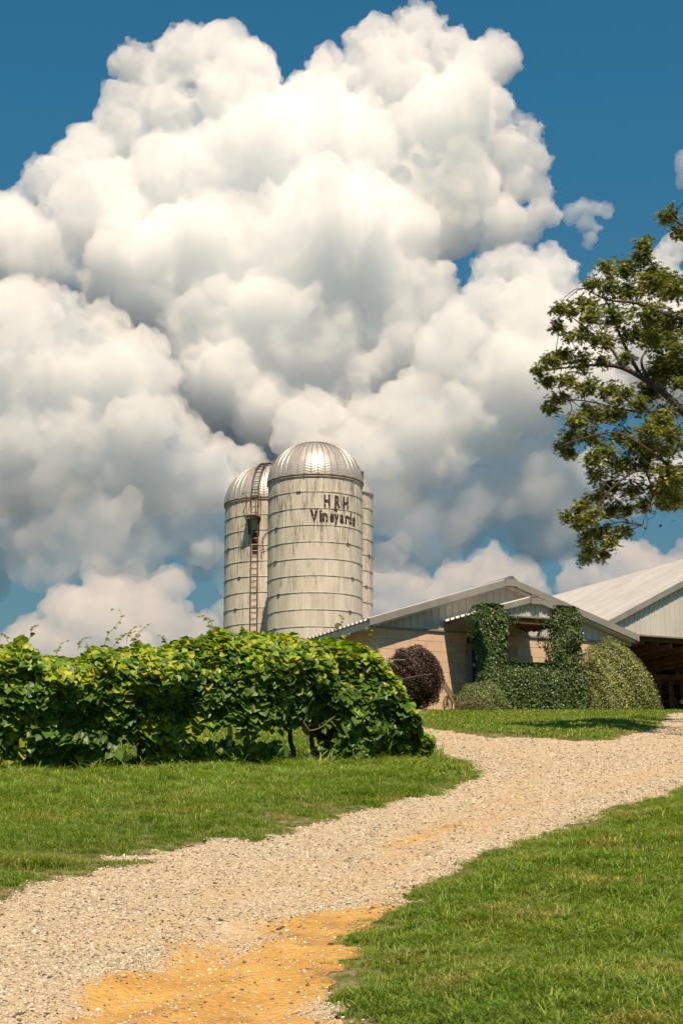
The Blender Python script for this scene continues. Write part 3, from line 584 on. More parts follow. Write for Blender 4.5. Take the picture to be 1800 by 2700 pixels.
MB().box(PU-PW+.06, PU+PW-.06, -PD+.02, -PD+.12, PB-.20, PB-.05).build('porch_beam', M['barnwood'], shop)
cp = MB(); cp.hexa([FR(PU-.14, -PD-.19, PZ-.01), FR(PU+.14, -PD-.19, PZ-.01), FR(PU+.14, -.03, PZ-.01), FR(PU-.14, -.03, PZ-.01), FR(PU-.04, -PD-.19, PZ+.07), FR(PU+.04, -PD-.19, PZ+.07), FR(PU+.04, -.03, PZ+.07), FR(PU-.04, -.03, PZ+.07)]); cp.build('porch_ridge_cap', M['trimdark'], shop)
MB().hexa([FR(PU-.14, -PD-.2, PZ-.19), FR(PU+.14, -PD-.2, PZ-.19), FR(PU+.14, -PD-.155, PZ-.19), FR(PU-.14, -PD-.155, PZ-.19), FR(PU-.14, -PD-.2, PZ-.02), FR(PU+.14, -PD-.2, PZ-.02), FR(PU+.14, -PD-.155, PZ-.02), FR(PU-.14, -PD-.155, PZ-.02)]).build('porch_ridge_end', M['trim'], shop)
for s_ in (-1, 1): # rusty ceiling boards following the slopes
    for i in range(8):
        a = i*PW/8+.01; b = (i+1)*PW/8-.012
        ua, ub = PU+s_*a, PU+s_*b; za, zb = PZ-.09-a*PP, PZ-.09-b*PP; dz = rng.uniform(-.008, .008)
        MB().hexa([FR(ua, -PD+.13, za-.03+dz), FR(ub, -PD+.13, zb-.03+dz), FR(ub, -.05, zb-.03+dz), FR(ua, -.05, za-.03+dz), FR(ua, -PD+.13, za+dz), FR(ub, -PD+.13, zb+dz), FR(ub, -.05, zb+dz), FR(ua, -.05, za+dz)]).build('ceiling_board', M['soffit'], shop)
IL = (onv(1263, 1700, -PD-.25)[0], onv(1337, 1700, -PD-.25)[0]); IR = (onv(1458, 1700, -PD-.25)[0], onv(1530, 1700, -PD-.25)[0]); IW = (onv(1280, 1800, -PD-.25)[0], onv(1546, 1800, -PD-.25)[0])
for u in (sum(IL)/2, sum(IR)/2-.1): MB().box(u, u+.14, -PD+.02, -PD+.16, ZB-.1, PB-.2).build('porch_post', M['rawwood'], shop)
MB().box(IW[0]+.15, IW[1]-.25, -PD+.0, -PD+.15, ZB-.2, ZB+.85).build('porch_wall', M['paint'], shop)
MB().box(IW[0]+.1, IW[1]-.2, -PD+.02, -.02, ZB-.3, ZB+.04).build('porch_floor', M['cement'], shop)
lu, lz = onv(1345, 1655, -1.3)
lf = MB(); lf.box(lu-.11, lu+.11, -1.42, -1.2, lz-.02, lz+.06).build('porch_light', M['palesteel'], shop)
# ---------------------------------------------------------------- white barn behind
BV = 8.0; BU = 11.96; BW = 7.95; BZ = 9.08; BPK = 13.05; BP = (BPK-BZ)/BW; BL = 30.; GB = 5.1
barn = thing('barn', FR(BU+BW, BV+12, GB), 'big white metal-roofed open barn with rusty timber trusses behind the shop', 'barn')
for i in range(18):
    u0 = BU+i*.8834; k = us*.8834/.905
    def pt(u): return BPK-.12-abs(BU+BW-(u0+u))*BP if abs(BU+BW-(u0+u)) < BW-.2 else BZ-.02
    panel('siding_panel', barn, M['siding'], k, hs, lambda u: FR(u0+u, BV, BZ-.03), lambda u: FR(u0+u, BV, max(BZ, pt(u))), nF)
MB().box(BU, BU+2*BW, BV-.03, BV+.03, BZ-.09, BZ-.032).build('drip_edge', M['trim'], barn)
roofside(-1, barn, BU+BW, BPK, BU-.35, BV-.15, BV+BL, 33, BP, M['roofm']); roofside(1, barn, BU+BW, BPK, BU+2*BW+.35, BV-.15, BV+BL, 33, BP, M['roofm'])
for s_ in (-1, 1):
    ue = BU+BW+s_*(BW+.35); rake(barn, ue, BPK-(BW+.35)*BP+.04, BU+BW, BPK+.04, BV-.2, .22, .04, M['trim'], 'rake_trim')
nrc = 40
for i in range(nrc): # ridge cap in short lengths over the rib ends
    a = BV-.2+i*(BL+.2)/nrc; MB().hexa([FR(BU+BW-.22, a, BPK-.22*BP+.03), FR(BU+BW+.22, a, BPK-.22*BP+.03), FR(BU+BW+.22, a+(BL+.2)/nrc-.05, BPK-.22*BP+.03), FR(BU+BW-.22, a+(BL+.2)/nrc-.05, BPK-.22*BP+.03),
        FR(BU+BW-.02, a, BPK+.06), FR(BU+BW+.02, a, BPK+.06), FR(BU+BW+.02, a+(BL+.2)/nrc-.05, BPK+.06), FR(BU+BW-.02, a+(BL+.2)/nrc-.05, BPK+.06)]).build('ridge_cap', M['roofm'], barn)
MB().box(BU-.1, BU+2*BW+.1, BV+BL-.1, BV+BL, GB-.3, BPK-.3).build('back_wall', M['barnwood'], barn) if 0 else None
pts = [(BU, GB-.3), (BU+2*BW, GB-.3), (BU+2*BW, BZ-.1), (BU+BW, BPK-.15), (BU, BZ-.1)]
prism(pts, BV+16, BV+16.1).build('back_wall', M['barnwood'], barn)
MB().box(BU-.05, BU+.02, BV+.6, BV+16, GB-.3, BZ-.15).build('side_wall', M['barnwood'], barn)
MB().box(BU+2*BW-.02, BU+2*BW+.05, BV+.6, BV+16, GB-.3, BZ-.15).build('side_wall', M['barnwood'], barn)
for v in (.35, 4.2, 8.2, 12.2): # trusses
    z0 = BZ-.12; V_ = BV+v
    MB().beam(FR(BU, V_, z0), FR(BU+2*BW, V_, z0), .06, .20).build('truss_chord', M['barnwood'], barn)
    for s_ in (-1, 1):
        MB().beam(FR(BU+BW+s_*BW, V_, BZ-.2), FR(BU+BW, V_, BPK-.35), .06, .18).build('truss_rafter', M['barnwood'], barn)
        for a, b in ((.25, .42), (.5, .42), (.5, .75), (.75, .75)):
            MB().beam(FR(BU+BW-s_*BW*(a), V_+.05, z0), FR(BU+BW-s_*BW*b, V_+.05, BZ+(BPK-BZ)*(1-b)-.3), .05, .12).build('truss_web', M['barnwood'], barn)
for k in range(7): # rafters running front to back low under the eave
    u = BU+.15+k*.62; z = BZ-.35-.05*k
    MB().beam(FR(u-.6, BV+9, z-.62), FR(u+2.2, BV+.2, z+.10), .08, .18).build('brace_timber', M['barnwood'], barn)
for j, z in enumerate((8.45, 8.05, 7.7, 7.35, 7.0)): MB().beam(FR(BU-.1, BV+9+j*.3, z), FR(BU+2*BW, BV+9+j*.3, z), .06, .17).build('girt', M['barnwood'], barn)
for u in (BU+.1, BU+3.4, BU+6.8, BU+10.2, BU+13.5):
    for v in (8.7, 12.8): MB().box(u, u+.17, BV+v, BV+v+.17, GB-.3, 7.05).build('post', M['barnwood'], barn)
for v in (.3, 4.2): MB().box(BU+7.8, BU+7.97, BV+v, BV+v+.17, GB-.3, BZ-.1).build('post', M['barnwood'], barn)
def pv(px, py, v): u, z = onv(px, py, v); return FR(u, v, z)
for a, b, wd in (((1735, 1785), (1737, 1880), .17), ((1764, 1788), (1771, 1880), .19), ((1797, 1790), (1801, 1880), .22)): MB().beam(pv(*a, BV+4.6), pv(*b, BV+4.6), wd, .15, up=(0, 1, 0)).build('post', M['barnwood'], barn)
for a, b in (((1745, 1788), (1795, 1880)), ((1700, 1788), (1735, 1850))): MB().beam(pv(*a, BV+4.8), pv(*b, BV+4.8), .14, .1, up=(0, 1, 0)).build('diagonal_brace', M['barnwood'], barn)
MB().beam(pv(1690, 1783, BV+4.6), pv(1860, 1790, BV+4.6), .1, .2).build('girt', M['barnwood'], barn)
pk = thing('white_box', pv(1796, 1862, BV+4.2), 'small white box in the dark barn beside the right-hand post', 'box')
c = pv(1793, 1851, BV+4.2); m = MB(); m.beam(c, c+W*.09, .1, .13).build('body', M['white'], pk); MB().beam(c-W*.005+np.array((0, 0, .075)), c+W*.095+np.array((0, 0, .075)), .11, .02).build('lid', M['palesteel'], pk)
# ---------------------------------------------------------------- silos
def silomat():
    m, t, bs = newmat('painted_concrete_staves'); bs.inputs['Roughness'].default_value = .75
    g = N(t, 'ShaderNodeNewGeometry'); sp = N(t, 'ShaderNodeSeparateXYZ'); t.links.new(g.outputs['Position'], sp.inputs[0])
    oi = N(t, 'ShaderNodeObjectInfo')
    c = mix(t, (.66, .585, .49), (.56, .49, .40), mapr(t, noise(t, 2.2, (1, 1, .35)), .4, .65))
    c = mix(t, c, (.40, .34, .26), mapr(t, oi.outputs['Random'], .5, 1, 0, .35))
    c = mix(t, c, (.36, .34, .27), mapr(t, noise(t, 4.2, (1.5, 1.5, .16), 5, .7), .5, .72, 0, .75))
    hi = mapr(t, sp.outputs[2], 8.5, 15.5, -.10, .075)
    st = math_(t, 'ADD', noise(t, 3.4, (1.6, 1.6, .22), 7, .75), hi); c = mix(t, c, (.12, .10, .08), mapr(t, st, .575, .70, 0, .8))
    c = mix(t, c, (.13, .11, .09), mapr(t, noise(t, 20, (1, 1, .5), 5, .7), .66, .72, 0, .8))
    c = mix(t, c, (.50, .36, .20), mapr(t, noise(t, 2.1, detail=3), .69, .71, 0, .9))
    t.links.new(c, bs.inputs['Base Color']); bump(t, bs, noise(t, 18, detail=6), .5, .012); return m
M['stave'] = silomat()
M['dome'] = simple('galvanised_dome', (.50, .46, .42), (.42, .38, .34), 3, (1, 1, .5), rough=.42, metal=.35, bmp=.12, bs_=20, bd=.01, c3=(.40, .30, .22), s3=3.5, lo3=.6, hi3=.75)
M['domerib'] = simple('dome_seam', (.55, .50, .45), (.38, .27, .18), 5, rough=.4, metal=.7)
def gore(Rr, ang, HD_, slant, off):
    nu, nv = 2, 44; V = []; Fc = []; n = 0
    # each panel is a run of corrugations slanting up or down, alternately
    us_ = np.linspace(0, 1, 5); rows = 46
    for r in range(rows+1):
        t = r/rows
        for q in us_:
            tt = min(1, max(0, t+slant*(q-.5)*.035)); el = tt*math.pi/2*.985; a = (q-.5)*ang*.985; bumpy = .007*(math.sin(t*rows*math.pi/1.0) if 0 else (1 if r % 2 else 0))
            rr = Rr+bumpy; V.append((rr*math.cos(el)*math.sin(a), -rr*math.cos(el)*math.cos(a), HD_/Rr*rr*math.sin(el)))
    k = len(us_)
    for r in range(rows):
        for i in range(k-1): Fc.append((r*k+i, r*k+i+1, (r+1)*k+i+1, (r+1)*k+i))
    me = bpy.data.meshes.new('dome_panel'); me.from_pydata(V, [], Fc); me.materials.append(M['dome']); return me
def ladder(parent, path, wd, mat, side, step=.3, rr=.018):
    pts = [np.array(p) for p in path]; lr = [[p-side*wd/2 for p in pts], [p+side*wd/2 for p in pts]]
    for l in lr: MB().tube(l, rr*1.15, 5).build('ladder_rail', M['rust'] if mat is M['palesteel'] else mat, parent)
    seg = np.linalg.norm(np.diff(np.array(pts), axis=0), axis=1); cum = np.concatenate([[0], np.cumsum(seg)]); d = .15
    while d < cum[-1]:
        i = min(np.searchsorted(cum, d)-1, len(seg)-1); t = (d-cum[i])/seg[i]; p = pts[i]*(1-t)+pts[i+1]*t
        MB().tube([p-side*wd/2, p+side*wd/2], rr*.85, 5).build('ladder_rung', mat, parent); d += step
def silo(cx, cy, Rr, zseam, ztop_, hz, label, dome=True, NS=52, vis=True):
    th = thing('silo', (cx, cy, ZB-1), label, 'silo', 'concrete silos behind the grapevine'); base = wloc(th)
    a = 2*math.pi/NS; face = math.atan2(cx, cy)
    def smesh(hgt):
        j = .0045; V = []; Fc = []
        for r_, zz in ((Rr-.04, 0), (Rr, .004), (Rr, hgt-.004), (Rr-.04, hgt)):
            for q in (-.5, -.17, .17, .5): an = q*(a-j/Rr*1.0) if 1 else 0; V.append((r_*math.sin(an), -r_*math.cos(an), zz))
        for r in range(3):
            for i in range(3): Fc.append((r*4+i, r*4+i+1, (r+1)*4+i+1, (r+1)*4+i))
        n = len(V)
        for sgn in (-.5, .5):
            an = sgn*(a-j/Rr); an2 = sgn*a*.995
            V += [(Rr*math.sin(an), -Rr*math.cos(an), 0), (Rr*math.sin(an), -Rr*math.cos(an), hgt), ((Rr-.04)*math.sin(an), -(Rr-.04)*math.cos(an), hgt), ((Rr-.04)*math.sin(an), -(Rr-.04)*math.cos(an), 0)]
            Fc.append((n, n+1, n+2, n+3)); n += 4
        return V, Fc
    hoops = []; z = zseam-hz[0]
    while z > ZB-.8: hoops.append(z); z -= hz[1]
    V, Fc = smesh(hz[1]); sm = bpy.data.meshes.new('stave'); sm.from_pydata(V, [], Fc); sm.materials.append(M['stave'])
    V2_, F2_ = smesh(hz[0]); sm2 = bpy.data.meshes.new('stave'); sm2.from_pydata(V2_, [], F2_); sm2.materials.append(M['stave'])
    rows = [(hoops[0], sm2, (V2_, F2_))]+[(zz, sm, (V, Fc)) for zz in hoops[1:]]
    rest = MB(); cnt = 0
    for z0, me, (VV, FF) in rows:
        for i in range(NS):
            an = i*a; rel = (an+math.pi) % (2*math.pi)-math.pi; rot = an-face if 0 else an
            ang = rel+0; dirn = (math.sin(ang), -math.cos(ang))
            front = -(dirn[0]*cx+dirn[1]*cy)/math.hypot(cx, cy)
            if front > .02 and z0 > 7.4 and cnt < 298 and vis:
                o = link('stave', me, th, loc=(0, 0, z0-base[2])); o.rotation_euler = (0, 0, ang); k = 1+rng.uniform(-.0018, .0018); o.scale = (k, k, 1); cnt += 1
            else:
                ca, sa_ = math.cos(ang), math.sin(ang); rest.add([(x*ca-y*sa_+cx, x*sa_+y*ca+cy, q+z0) for x, y, q in VV], FF)
    tag(rest.build('stave_wall', M['stave'], th), kind='stuff')
    MB().tube([(cx+(Rr-.06)*math.sin(q*a), cy-(Rr-.06)*math.cos(q*a), 0) for q in (0,)]+[(cx, cy, zseam-.05)], .3, 8) if 0 else None
    core = MB(); core.tube([(cx, cy, ZB-1), (cx, cy, zseam-.02)], Rr-.045, 48).build('core', M['mortar'], th)
    for zi, zz in enumerate(hoops):
        n = 72; m = MB(); P = [(cx+(Rr+.012)*math.sin(2*math.pi*k/n), cy-(Rr+.012)*math.cos(2*math.pi*k/n), zz) for k in range(n+1)]; m.tube(P, .016, 5).build('hoop', M['hoop'], th)
        la = (-.95, .62)[zi % 2]*1.0+rng.uniform(-.3, .3)+(0.35 if zi % 3 == 0 else 0)
        c = np.array((cx+(Rr+.03)*math.sin(la), cy-(Rr+.03)*math.cos(la), zz)); tdir = np.array((math.cos(la), math.sin(la), 0)); m = MB(); m.beam(c-tdir*.09, c+tdir*.09, .05, .05).build('hoop_lug', M['rust'], th)
    return th, hoops, base
def dome(th, cx, cy, Rr, zseam, HD_, ng, base, skip=()):
    a = 2*math.pi/ng; gm = [gore(Rr+.03, a, HD_, 1, 0), gore(Rr+.03, a, HD_, -1, 0)]
    rib = MB(); pts = [((Rr+.045)*math.cos(t), (HD_/Rr)*(Rr+.045)*math.sin(t)) for t in np.linspace(0, math.pi/2*.98, 16)]
    rib.tube([(0, -x, z) for x, z in pts], .016, 4); rv = rib.v; rm = bpy.data.meshes.new('dome_rib'); rm.from_pydata(rv, [], rib.f); rm.materials.append(M['domerib'])
    for i in range(ng):
        o = link('dome_panel', gm[i % 2], th, loc=(0, 0, zseam-base[2])); o.rotation_euler = (0, 0, i*a)
        o = link('dome_rib', rm, th, loc=(0, 0, zseam-base[2])); o.rotation_euler = (0, 0, (i+.5)*a)
        if i % 2 == 0:
            an = (i+.5)*a; p = np.array((cx+(Rr+.06)*math.sin(an), cy-(Rr+.06)*math.cos(an), zseam)); MB().beam(p-(0, 0, .10), p+(0, 0, .06), .03, .05).build('rim_bolt', M['rust'], th)
    for zz, r_, mt in ((zseam+.0, .03, M['rust']), (zseam-.07, .02, M['hoop'])):
        MB().tube([(cx+(Rr+.04)*math.sin(2*math.pi*k/72), cy-(Rr+.04)*math.cos(2*math.pi*k/72), zz) for k in range(73)], r_, 5).build('dome_rim', mt, th)
    MB().tube([(cx, cy, zseam+HD_*.97), (cx, cy, zseam+HD_+.06), (cx, cy, zseam+HD_+.12)], [.22, .16, .03], 10).build('finial', M['dome'], th)
SR = 2.135; fy = 76.-SR
sx_ = at(830.5, 1400, 76)[0]
zs = [at(830, y, fy)[2] for y in (1251, 1295.7, 1606.6)]; hp = (zs[1]-zs[2])/7
ztop1 = at(830, 1165, 76)[2]
s1, hoops1, b1 = silo(sx_, 76., SR, zs[0], ztop1, (zs[0]-zs[1], hp), 'nearest white concrete silo, ribbed metal dome, vineyard lettering painted on its front')
dome(s1, sx_, 76., SR, zs[0], ztop1-zs[0]-.1, 44, b1)
# painted lettering wrapped onto the staves (chipped paint)
def inkchip():
    m, t, bs = newmat('chipped_maroon_paint'); bs.inputs['Roughness'].default_value = .8; bs.inputs['Base Color'].default_value = (.035, .016, .018, 1)
    tr = N(t, 'ShaderNodeBsdfTransparent'); ms = N(t, 'ShaderNodeMixShader'); t.links.new(mapr(t, noise(t, 13, detail=4, rough=.7), .56, .578), ms.inputs[0])
    t.links.new(bs.outputs[0], ms.inputs[1]); t.links.new(tr.outputs[0], ms.inputs[2]); t.links.new(ms.outputs[0], t.nodes['Material Output'].inputs[0]); return m
M['chip'] = inkchip()
def cyl(cx, cy, Rr, a0): return lambda u, v, z: np.array((cx+(Rr+.006-v)*math.sin(a0+u/Rr), cy-(Rr+.006-v)*math.cos(a0+u/Rr), z))
def stext(body, size, pxl, pyb, sx2=1.):
    # angle of the left edge of a word on the silo, from its offset to the axis
    d = (pxl-830.5)/(F)*fy; a0 = math.asin(max(-1, min(1, d/SR))); yf = 76.-SR*math.cos(a0); z = at(pxl, pyb, yf)[2]
    text(body, size, M['chip'], s1, 'lettering', cyl(sx_, 76., SR, a0), ext=.002, z=z, sx=sx2)
stext('H', .76, 855, 1336, .56); stext('R', .76, 884, 1338, .58); stext('H', .76, 907, 1341, .58)
SXL = dict(V=.72, i=.85, n=.72, e=.54, y=.60, a=.62, r=.72, d=.56, s=.68)
for ch, x0, yb in (('V', 820, 1374), ('i', 843.5, 1374), ('n', 851.5, 1374), ('e', 872, 1375), ('y', 884.5, 1376.5), ('a', 899, 1378), ('r', 912.5, 1380), ('d', 922, 1382), ('s', 932.5, 1385.5)):
    stext(ch, .74, x0, yb, SXL[ch])
# second silo
Y2s = 82.; x2 = at(708.5, 1400, Y2s)[0]; fy2 = Y2s-SR
z2 = at(690, 1311, fy2)[2]; zt2 = at(700, 1228, Y2s)[2]; h2a = at(690, 1355.7, fy2)[2]; h2b = at(690, 1478, fy2)[2]; hp2 = (h2a-h2b)/3
s2, hoops2, b2 = silo(x2, Y2s, SR, z2, zt2, (z2-h2a, hp2), 'left silo with a rusty ladder and work platform, half behind the nearest silo')
dome(s2, x2, Y2s, SR, z2, zt2-z2-.05, 44, b2)
def s2p(px, py, out=.0): # point just off the front of silo two
    x = at(px, py, fy2)[0]; d = (x-x2); a0 = math.asin(max(-.99, min(.99, d/SR))); yy = Y2s-(SR+out)*math.cos(a0); return at(px, py, yy)
la = math.asin((at(673, 1400, fy2)[0]-x2)/SR); ld = np.array((math.sin(la), -math.cos(la), 0)); lside = np.array((math.cos(la), math.sin(la), 0))
lc = np.array((x2, Y2s, 0))+ld*(SR+.14)
ladder(s2, [lc+(0, 0, ZB), lc+(0, 0, z2+.1)], .34, M['palesteel'], lside, rr=.026)
HDm = zt2-z2-.05
def domept(t, o=.12): return np.array((x2, Y2s, z2))+ld*(SR+o)*math.cos(t)+np.array((0, 0, (HDm+o)*math.sin(t)))
ladder(s2, [domept(t) for t in np.linspace(.03, 1.42, 12)], .36, M['blacksteel'], lside, rr=.026)
MB().tube([(x2+.45*math.sin(q*math.pi/8), Y2s-.45*math.cos(q*math.pi/8), zt2-.0) for q in range(17)], .03, 5).build('dome_rail', M['blacksteel'], s2)
pz = s2p(672, 1362)[2]
def plat(ang, wd, nm):
    d = np.array((math.sin(ang), -math.cos(ang), 0)); s = np.array((math.cos(ang), math.sin(ang), 0)); c = np.array((x2, Y2s, pz))
    fr = lambda u, v, z: c+s*u+d*(SR+v)+np.array((0, 0, z))
    MB().hexa([fr(-wd/2, .02, -.05), fr(wd/2, .02, -.05), fr(wd/2-.05, .75, -.05), fr(-wd/2+.05, .75, -.05), fr(-wd/2, .02, 0), fr(wd/2, .02, 0), fr(wd/2-.05, .75, 0), fr(-wd/2+.05, .75, 0)]).build('platform', M['palesteel'], s2)
    for q in (-1, 1):
        MB().tube([fr(q*wd*.48, .74, 0), fr(q*wd*.12, .06, 1.25)], .018, 5).build('platform_stay', M['rust'], s2)
        MB().tube([fr(q*wd*.40, .05, -.03), fr(q*wd*.34, .03, -.85)], .035, 5).build('bracket', M['blacksteel'], s2)
        MB().tube([fr(q*wd*.40, .70, -.05), fr(q*wd*.36, .03, -.35)], .02, 5).build('bracket', M['rust'], s2)
        MB().tube([fr(q*wd*.5, .1, 0), fr(q*wd*.5, .1, 1.0)], .02, 5).build('guard_post', M['rust'], s2)
    MB().tube([fr(-wd*.5, .1, 1.0), fr(-wd*.5, .7, 1.02), fr(wd*.5, .7, 1.02), fr(wd*.5, .1, 1.0)], .014, 5).build('guard_rail', M['rust'], s2)
plat(la-.03, .72, 'p'); plat(la+.42, .5, 'q')
m = MB(); c = np.array((x2, Y2s, 0))+ld*(SR+.03); 
m.hexa([c-lside*.13+(0, 0, h2b+.35), c+lside*.13+(0, 0, h2b+.35), c+lside*.13-ld*.05+(0, 0, h2b+.35), c-lside*.13-ld*.05+(0, 0, h2b+.35), c-lside*.13+(0, 0, h2a-.75), c+lside*.13+(0, 0, h2a-.75), c+lside*.13-ld*.05+(0, 0, h2a-.75), c-lside*.13-ld*.05+(0, 0, h2a-.75)]).build('chute_door', M['blacksteel'], s2)
for k, (a_, b_) in enumerate((((704, 1402), (688, 1470)), ((703, 1405), (696, 1460)), ((704, 1448), (690, 1475)))): 
    p0, p1 = s2p(*a_, .05), s2p(*b_, .03); mid = (p0+p1)/2+np.array((-.12, -.05, .25)); MB().tube([p0, mid, p1], .012, 4).build('loose_cable', M['rust'], s2)
# third silo with cone
Y3 = 81.; R3 = 1.5; x3 = at(983-R3/Y3*F, 1400, Y3)[0]
z3 = at(960, 1293, Y3-1.2)[2]; hz3 = 42.6/F*Y3*1.0
s3, hoops3, b3 = silo(x3, Y3, R3, z3-.02, z3, (.78, .76), 'narrow pale silo with a cone roof, mostly hidden behind the nearest silo', NS=36)
zc = at(950, 1241, Y3)[2]
MB().tube([(x3, Y3, z3-.06), (x3, Y3, z3), (x3, Y3, zc), (x3, Y3, zc+.05)], [R3+.07, R3+.07, 1.0, .9], 28).build('cone_roof', M['roofm'], s3)
MB().tube([(x3, Y3, zc+.05), (x3, Y3, zc+.12)], [.5, .3], 14).build('vent_cap', M['roofm'], s3)
c = at(951, 1254, Y3-.6); MB().beam(c+np.array((-.08, -.12, -.02)), c+np.array((.10, -.06, -.02)), .16, .40).build('hatch', M['dark'], s3)
# ---------------------------------------------------------------- leaves
def xform(T, FT, pos, nrml, tip, scl, col): # replicate template leaf (x across, y along tip, z normal)
    z = nrm(nrml); y = nrm(tip-z*(tip*z).sum(-1, keepdims=True)); x = np.cross(y, z); n, k = len(pos), len(T)
    P = pos[:, None]+scl[:, None, None]*(T[None, :, 0:1]*x[:, None]+T[None, :, 1:2]*y[:, None]+T[None, :, 2:3]*z[:, None])
    Fc = (FT[None]+np.arange(n)[:, None, None]*k).reshape(-1, FT.shape[1]); return P.reshape(-1, 3), Fc, np.repeat(col, k, 0)
def fan(outline, fold=.18, curl=.12):
    T = [(0, .45, -.02)]+[(x, y, fold*abs(x)-curl*(y-.4)**2-(.10*abs(x)**2)) for x, y in outline]; n = len(outline)
    return np.array(T), np.array([(0, i+1, (i+1) % n+1) for i in range(n)])
GRAPE = fan([(0, 0), (.16, -.13), (.38, -.08), (.52, .12), (.55, .36), (.44, .52), (.34, .72), (.14, .88), (0, 1.02), (-.14, .88), (-.34, .72), (-.44, .52), (-.55, .36), (-.52, .12), (-.38, -.08), (-.16, -.13)], .22, .25)
OAK = fan([(0, -.1), (.07, .08), (.30, .10), (.12, .22), (.14, .34), (.46, .48), (.16, .50), (.14, .62), (.34, .86), (.09, .78), (0, 1.05), (-.09, .78), (-.34, .86), (-.14, .62), (-.16, .50), (-.46, .48), (-.14, .34), (-.12, .22), (-.30, .10), (-.07, .08)], .15, .2)
SMALL = (np.array([(0, 0, 0), (.27, .45, .07), (0, 1, -.06), (-.27, .45, .07)]), np.array([(0, 1, 2), (0, 2, 3)]))
def foliage(parent, T, pos, nrml, tip, scl, col, mat, nparts=0, name='foliage', key=None):
    off = wloc(parent); n = len(pos); order = np.arange(n)
    if nparts:
        order = np.argsort(key if key is not None else pos[:, 1])
        variants = []
        cols = [col[order[:nparts]][i::8].mean(0) for i in range(8)]
        for c_ in cols:
            v = (T[0]+np.concatenate([np.zeros((len(T[0]), 2)), nr.normal(0, .02, (len(T[0]), 1))], 1)); me = mesh_np('leaf', v, T[1], np.repeat(c_[None], len(v), 0)); me.materials.append(mat); variants.append(me)
        for j, i in enumerate(order[:nparts]):
            z = Vector(nrm(nrml[i])); y = Vector(tip[i]); y = (y-z*y.dot(z)).normalized(); x = y.cross(z)
            Mx = Matrix((x, y, z)).transposed().to_4x4(); o = link('leaf', variants[j % 8], parent); o.matrix_local = Matrix.Translation(Vector(pos[i]-off)) @ Mx @ Matrix.Scale(float(scl[i]), 4)
        order = order[nparts:]
    V, Fc, C = xform(T[0], T[1], pos[order]-off, nrml[order], tip[order], scl[order], col[order])
    o = link(name, mesh_np(name, V, Fc, C), parent, mat); tag(o, kind='stuff'); return o
def rand3(n, s=1.): return nr.normal(0, s, (n, 3))
def pal(n, cols, wts, var=.15):
    c = np.array(cols)[nr.choice(len(cols), n, p=np.array(wts)/sum(wts))]; return np.clip(c*(1+nr.normal(0, var, (n, 1))), .003, 1)
# ---- grapevine
hx = np.array([(-9.5), *[at(p, 1700, 21)[0] for p in (0, 60, 110, 200, 300, 420, 520, 560, 640, 760, 860, 930, 975, 1010, 1045, 1080)]])
toppx = [1700, 1695, 1688, 1728, 1733, 1722, 1705, 1690, 1655, 1662, 1668, 1676, 1700, 1722, 1765, 1830, 1925]
def axisY(x): return H0[1]+(x-H0[0])*.4
htop = []
for i, (x, p) in enumerate(zip(hx, toppx)):
    yy = axisY(x); pxx = 0 if i == 0 else (0, 60, 110, 200, 300, 420, 520, 560, 640, 760, 860, 930, 975, 1010, 1045, 1080)[i-1]; htop.append(at(pxx, p, yy)[2]-SLOPE*yy)
htop = np.array(htop)
vine = thing('grapevine', (hedgeP(-4, 0, 0)[0], hedgeP(-4, 0, 0)[1], SLOPE*hedgeP(-4, 0, 0)[1]), 'long leafy grapevine row forming a waist-high green wall along the left', 'grapevine')
def prof(h, ht): # half width of the canopy at relative height
    return np.interp(h/ht, [0, .12, .3, .5, .68, .85, .95, 1.0], [.20, .38, .44, .52, .62, .66, .50, .12])
def hedge_leaves(n, inner=False):
    x = nr.uniform(-8.6, .98, n); ht = np.interp(x, hx, htop)+vnoise(x, x*0, .5, 40)*.14+vnoise(x, x*0+9, .17, 45)*.13
    q = nr.random(n); lowden = .55+.45*sstep(.08, .4, q); k = nr.random(n) < lowden
    gapn = vnoise(x, q*2.2+7, .55, 41); k &= ~((q < .34) & (gapn > .10)) | (nr.random(n) < .08)
    k &= ~((x > -.85) & (x < -.15) & (q < .32) & (nr.random(n) < .75))
    x, ht, q = x[k], ht[k], q[k]; n = len(x)
    top = nr.random(n) < .30; side = np.where(nr.random(n) < .74, 1., -1.); hgt = ht*(.015+.985*q); w_ = prof(hgt, ht)*(1+vnoise(x, hgt, .6, 42)*.8)+vnoise(x, hgt, .24, 44)*.26
    dep = nr.random(n)**(2.2 if not inner else .6)*.38; o = side*w_*(1-dep); nn = np.stack([HN[0]*side*np.ones(n), HN[1]*side, np.full(n, .55)+.75*q], -1)
    tq = nr.uniform(-1, 1, n); o = np.where(top, tq*prof(ht*.9, ht)*.9, o); hgt = np.where(top, ht*(1-.13*tq**2)-dep*.3, hgt)
    nn[top] = np.stack([HN[0]*tq*.5, HN[1]*tq*.5, np.ones(n)], -1)[top]
    p = H0[None]+HN[None]*o[:, None]; p = p+np.stack([x-H0[0], (x-H0[0])*.4, np.zeros(n)], -1); endt = sstep(.55, 1.05, x)
    p[:, 2] = SLOPE*p[:, 1]+hgt
    nn = nn+np.stack([endt*.9, np.zeros(n), np.zeros(n)], -1)+rand3(n, .42); rel = hgt/ht
    return p, nrm(nn), rel, top, side
p, nn, rel, top, side = hedge_leaves(38000)
tip = np.stack([nr.normal(0, .5, len(p)), nr.normal(0, .35, len(p))-.2, np.full(len(p), -1.)], -1)+nn*.2
tip[top] += np.stack([nr.normal(0, .8, top.sum()), nr.normal(-.6, .6, top.sum()), np.full(top.sum(), .5)], -1)
young = np.clip(sstep(.50, .95, rel)+nr.normal(0, .18, len(rel)), 0, 1)
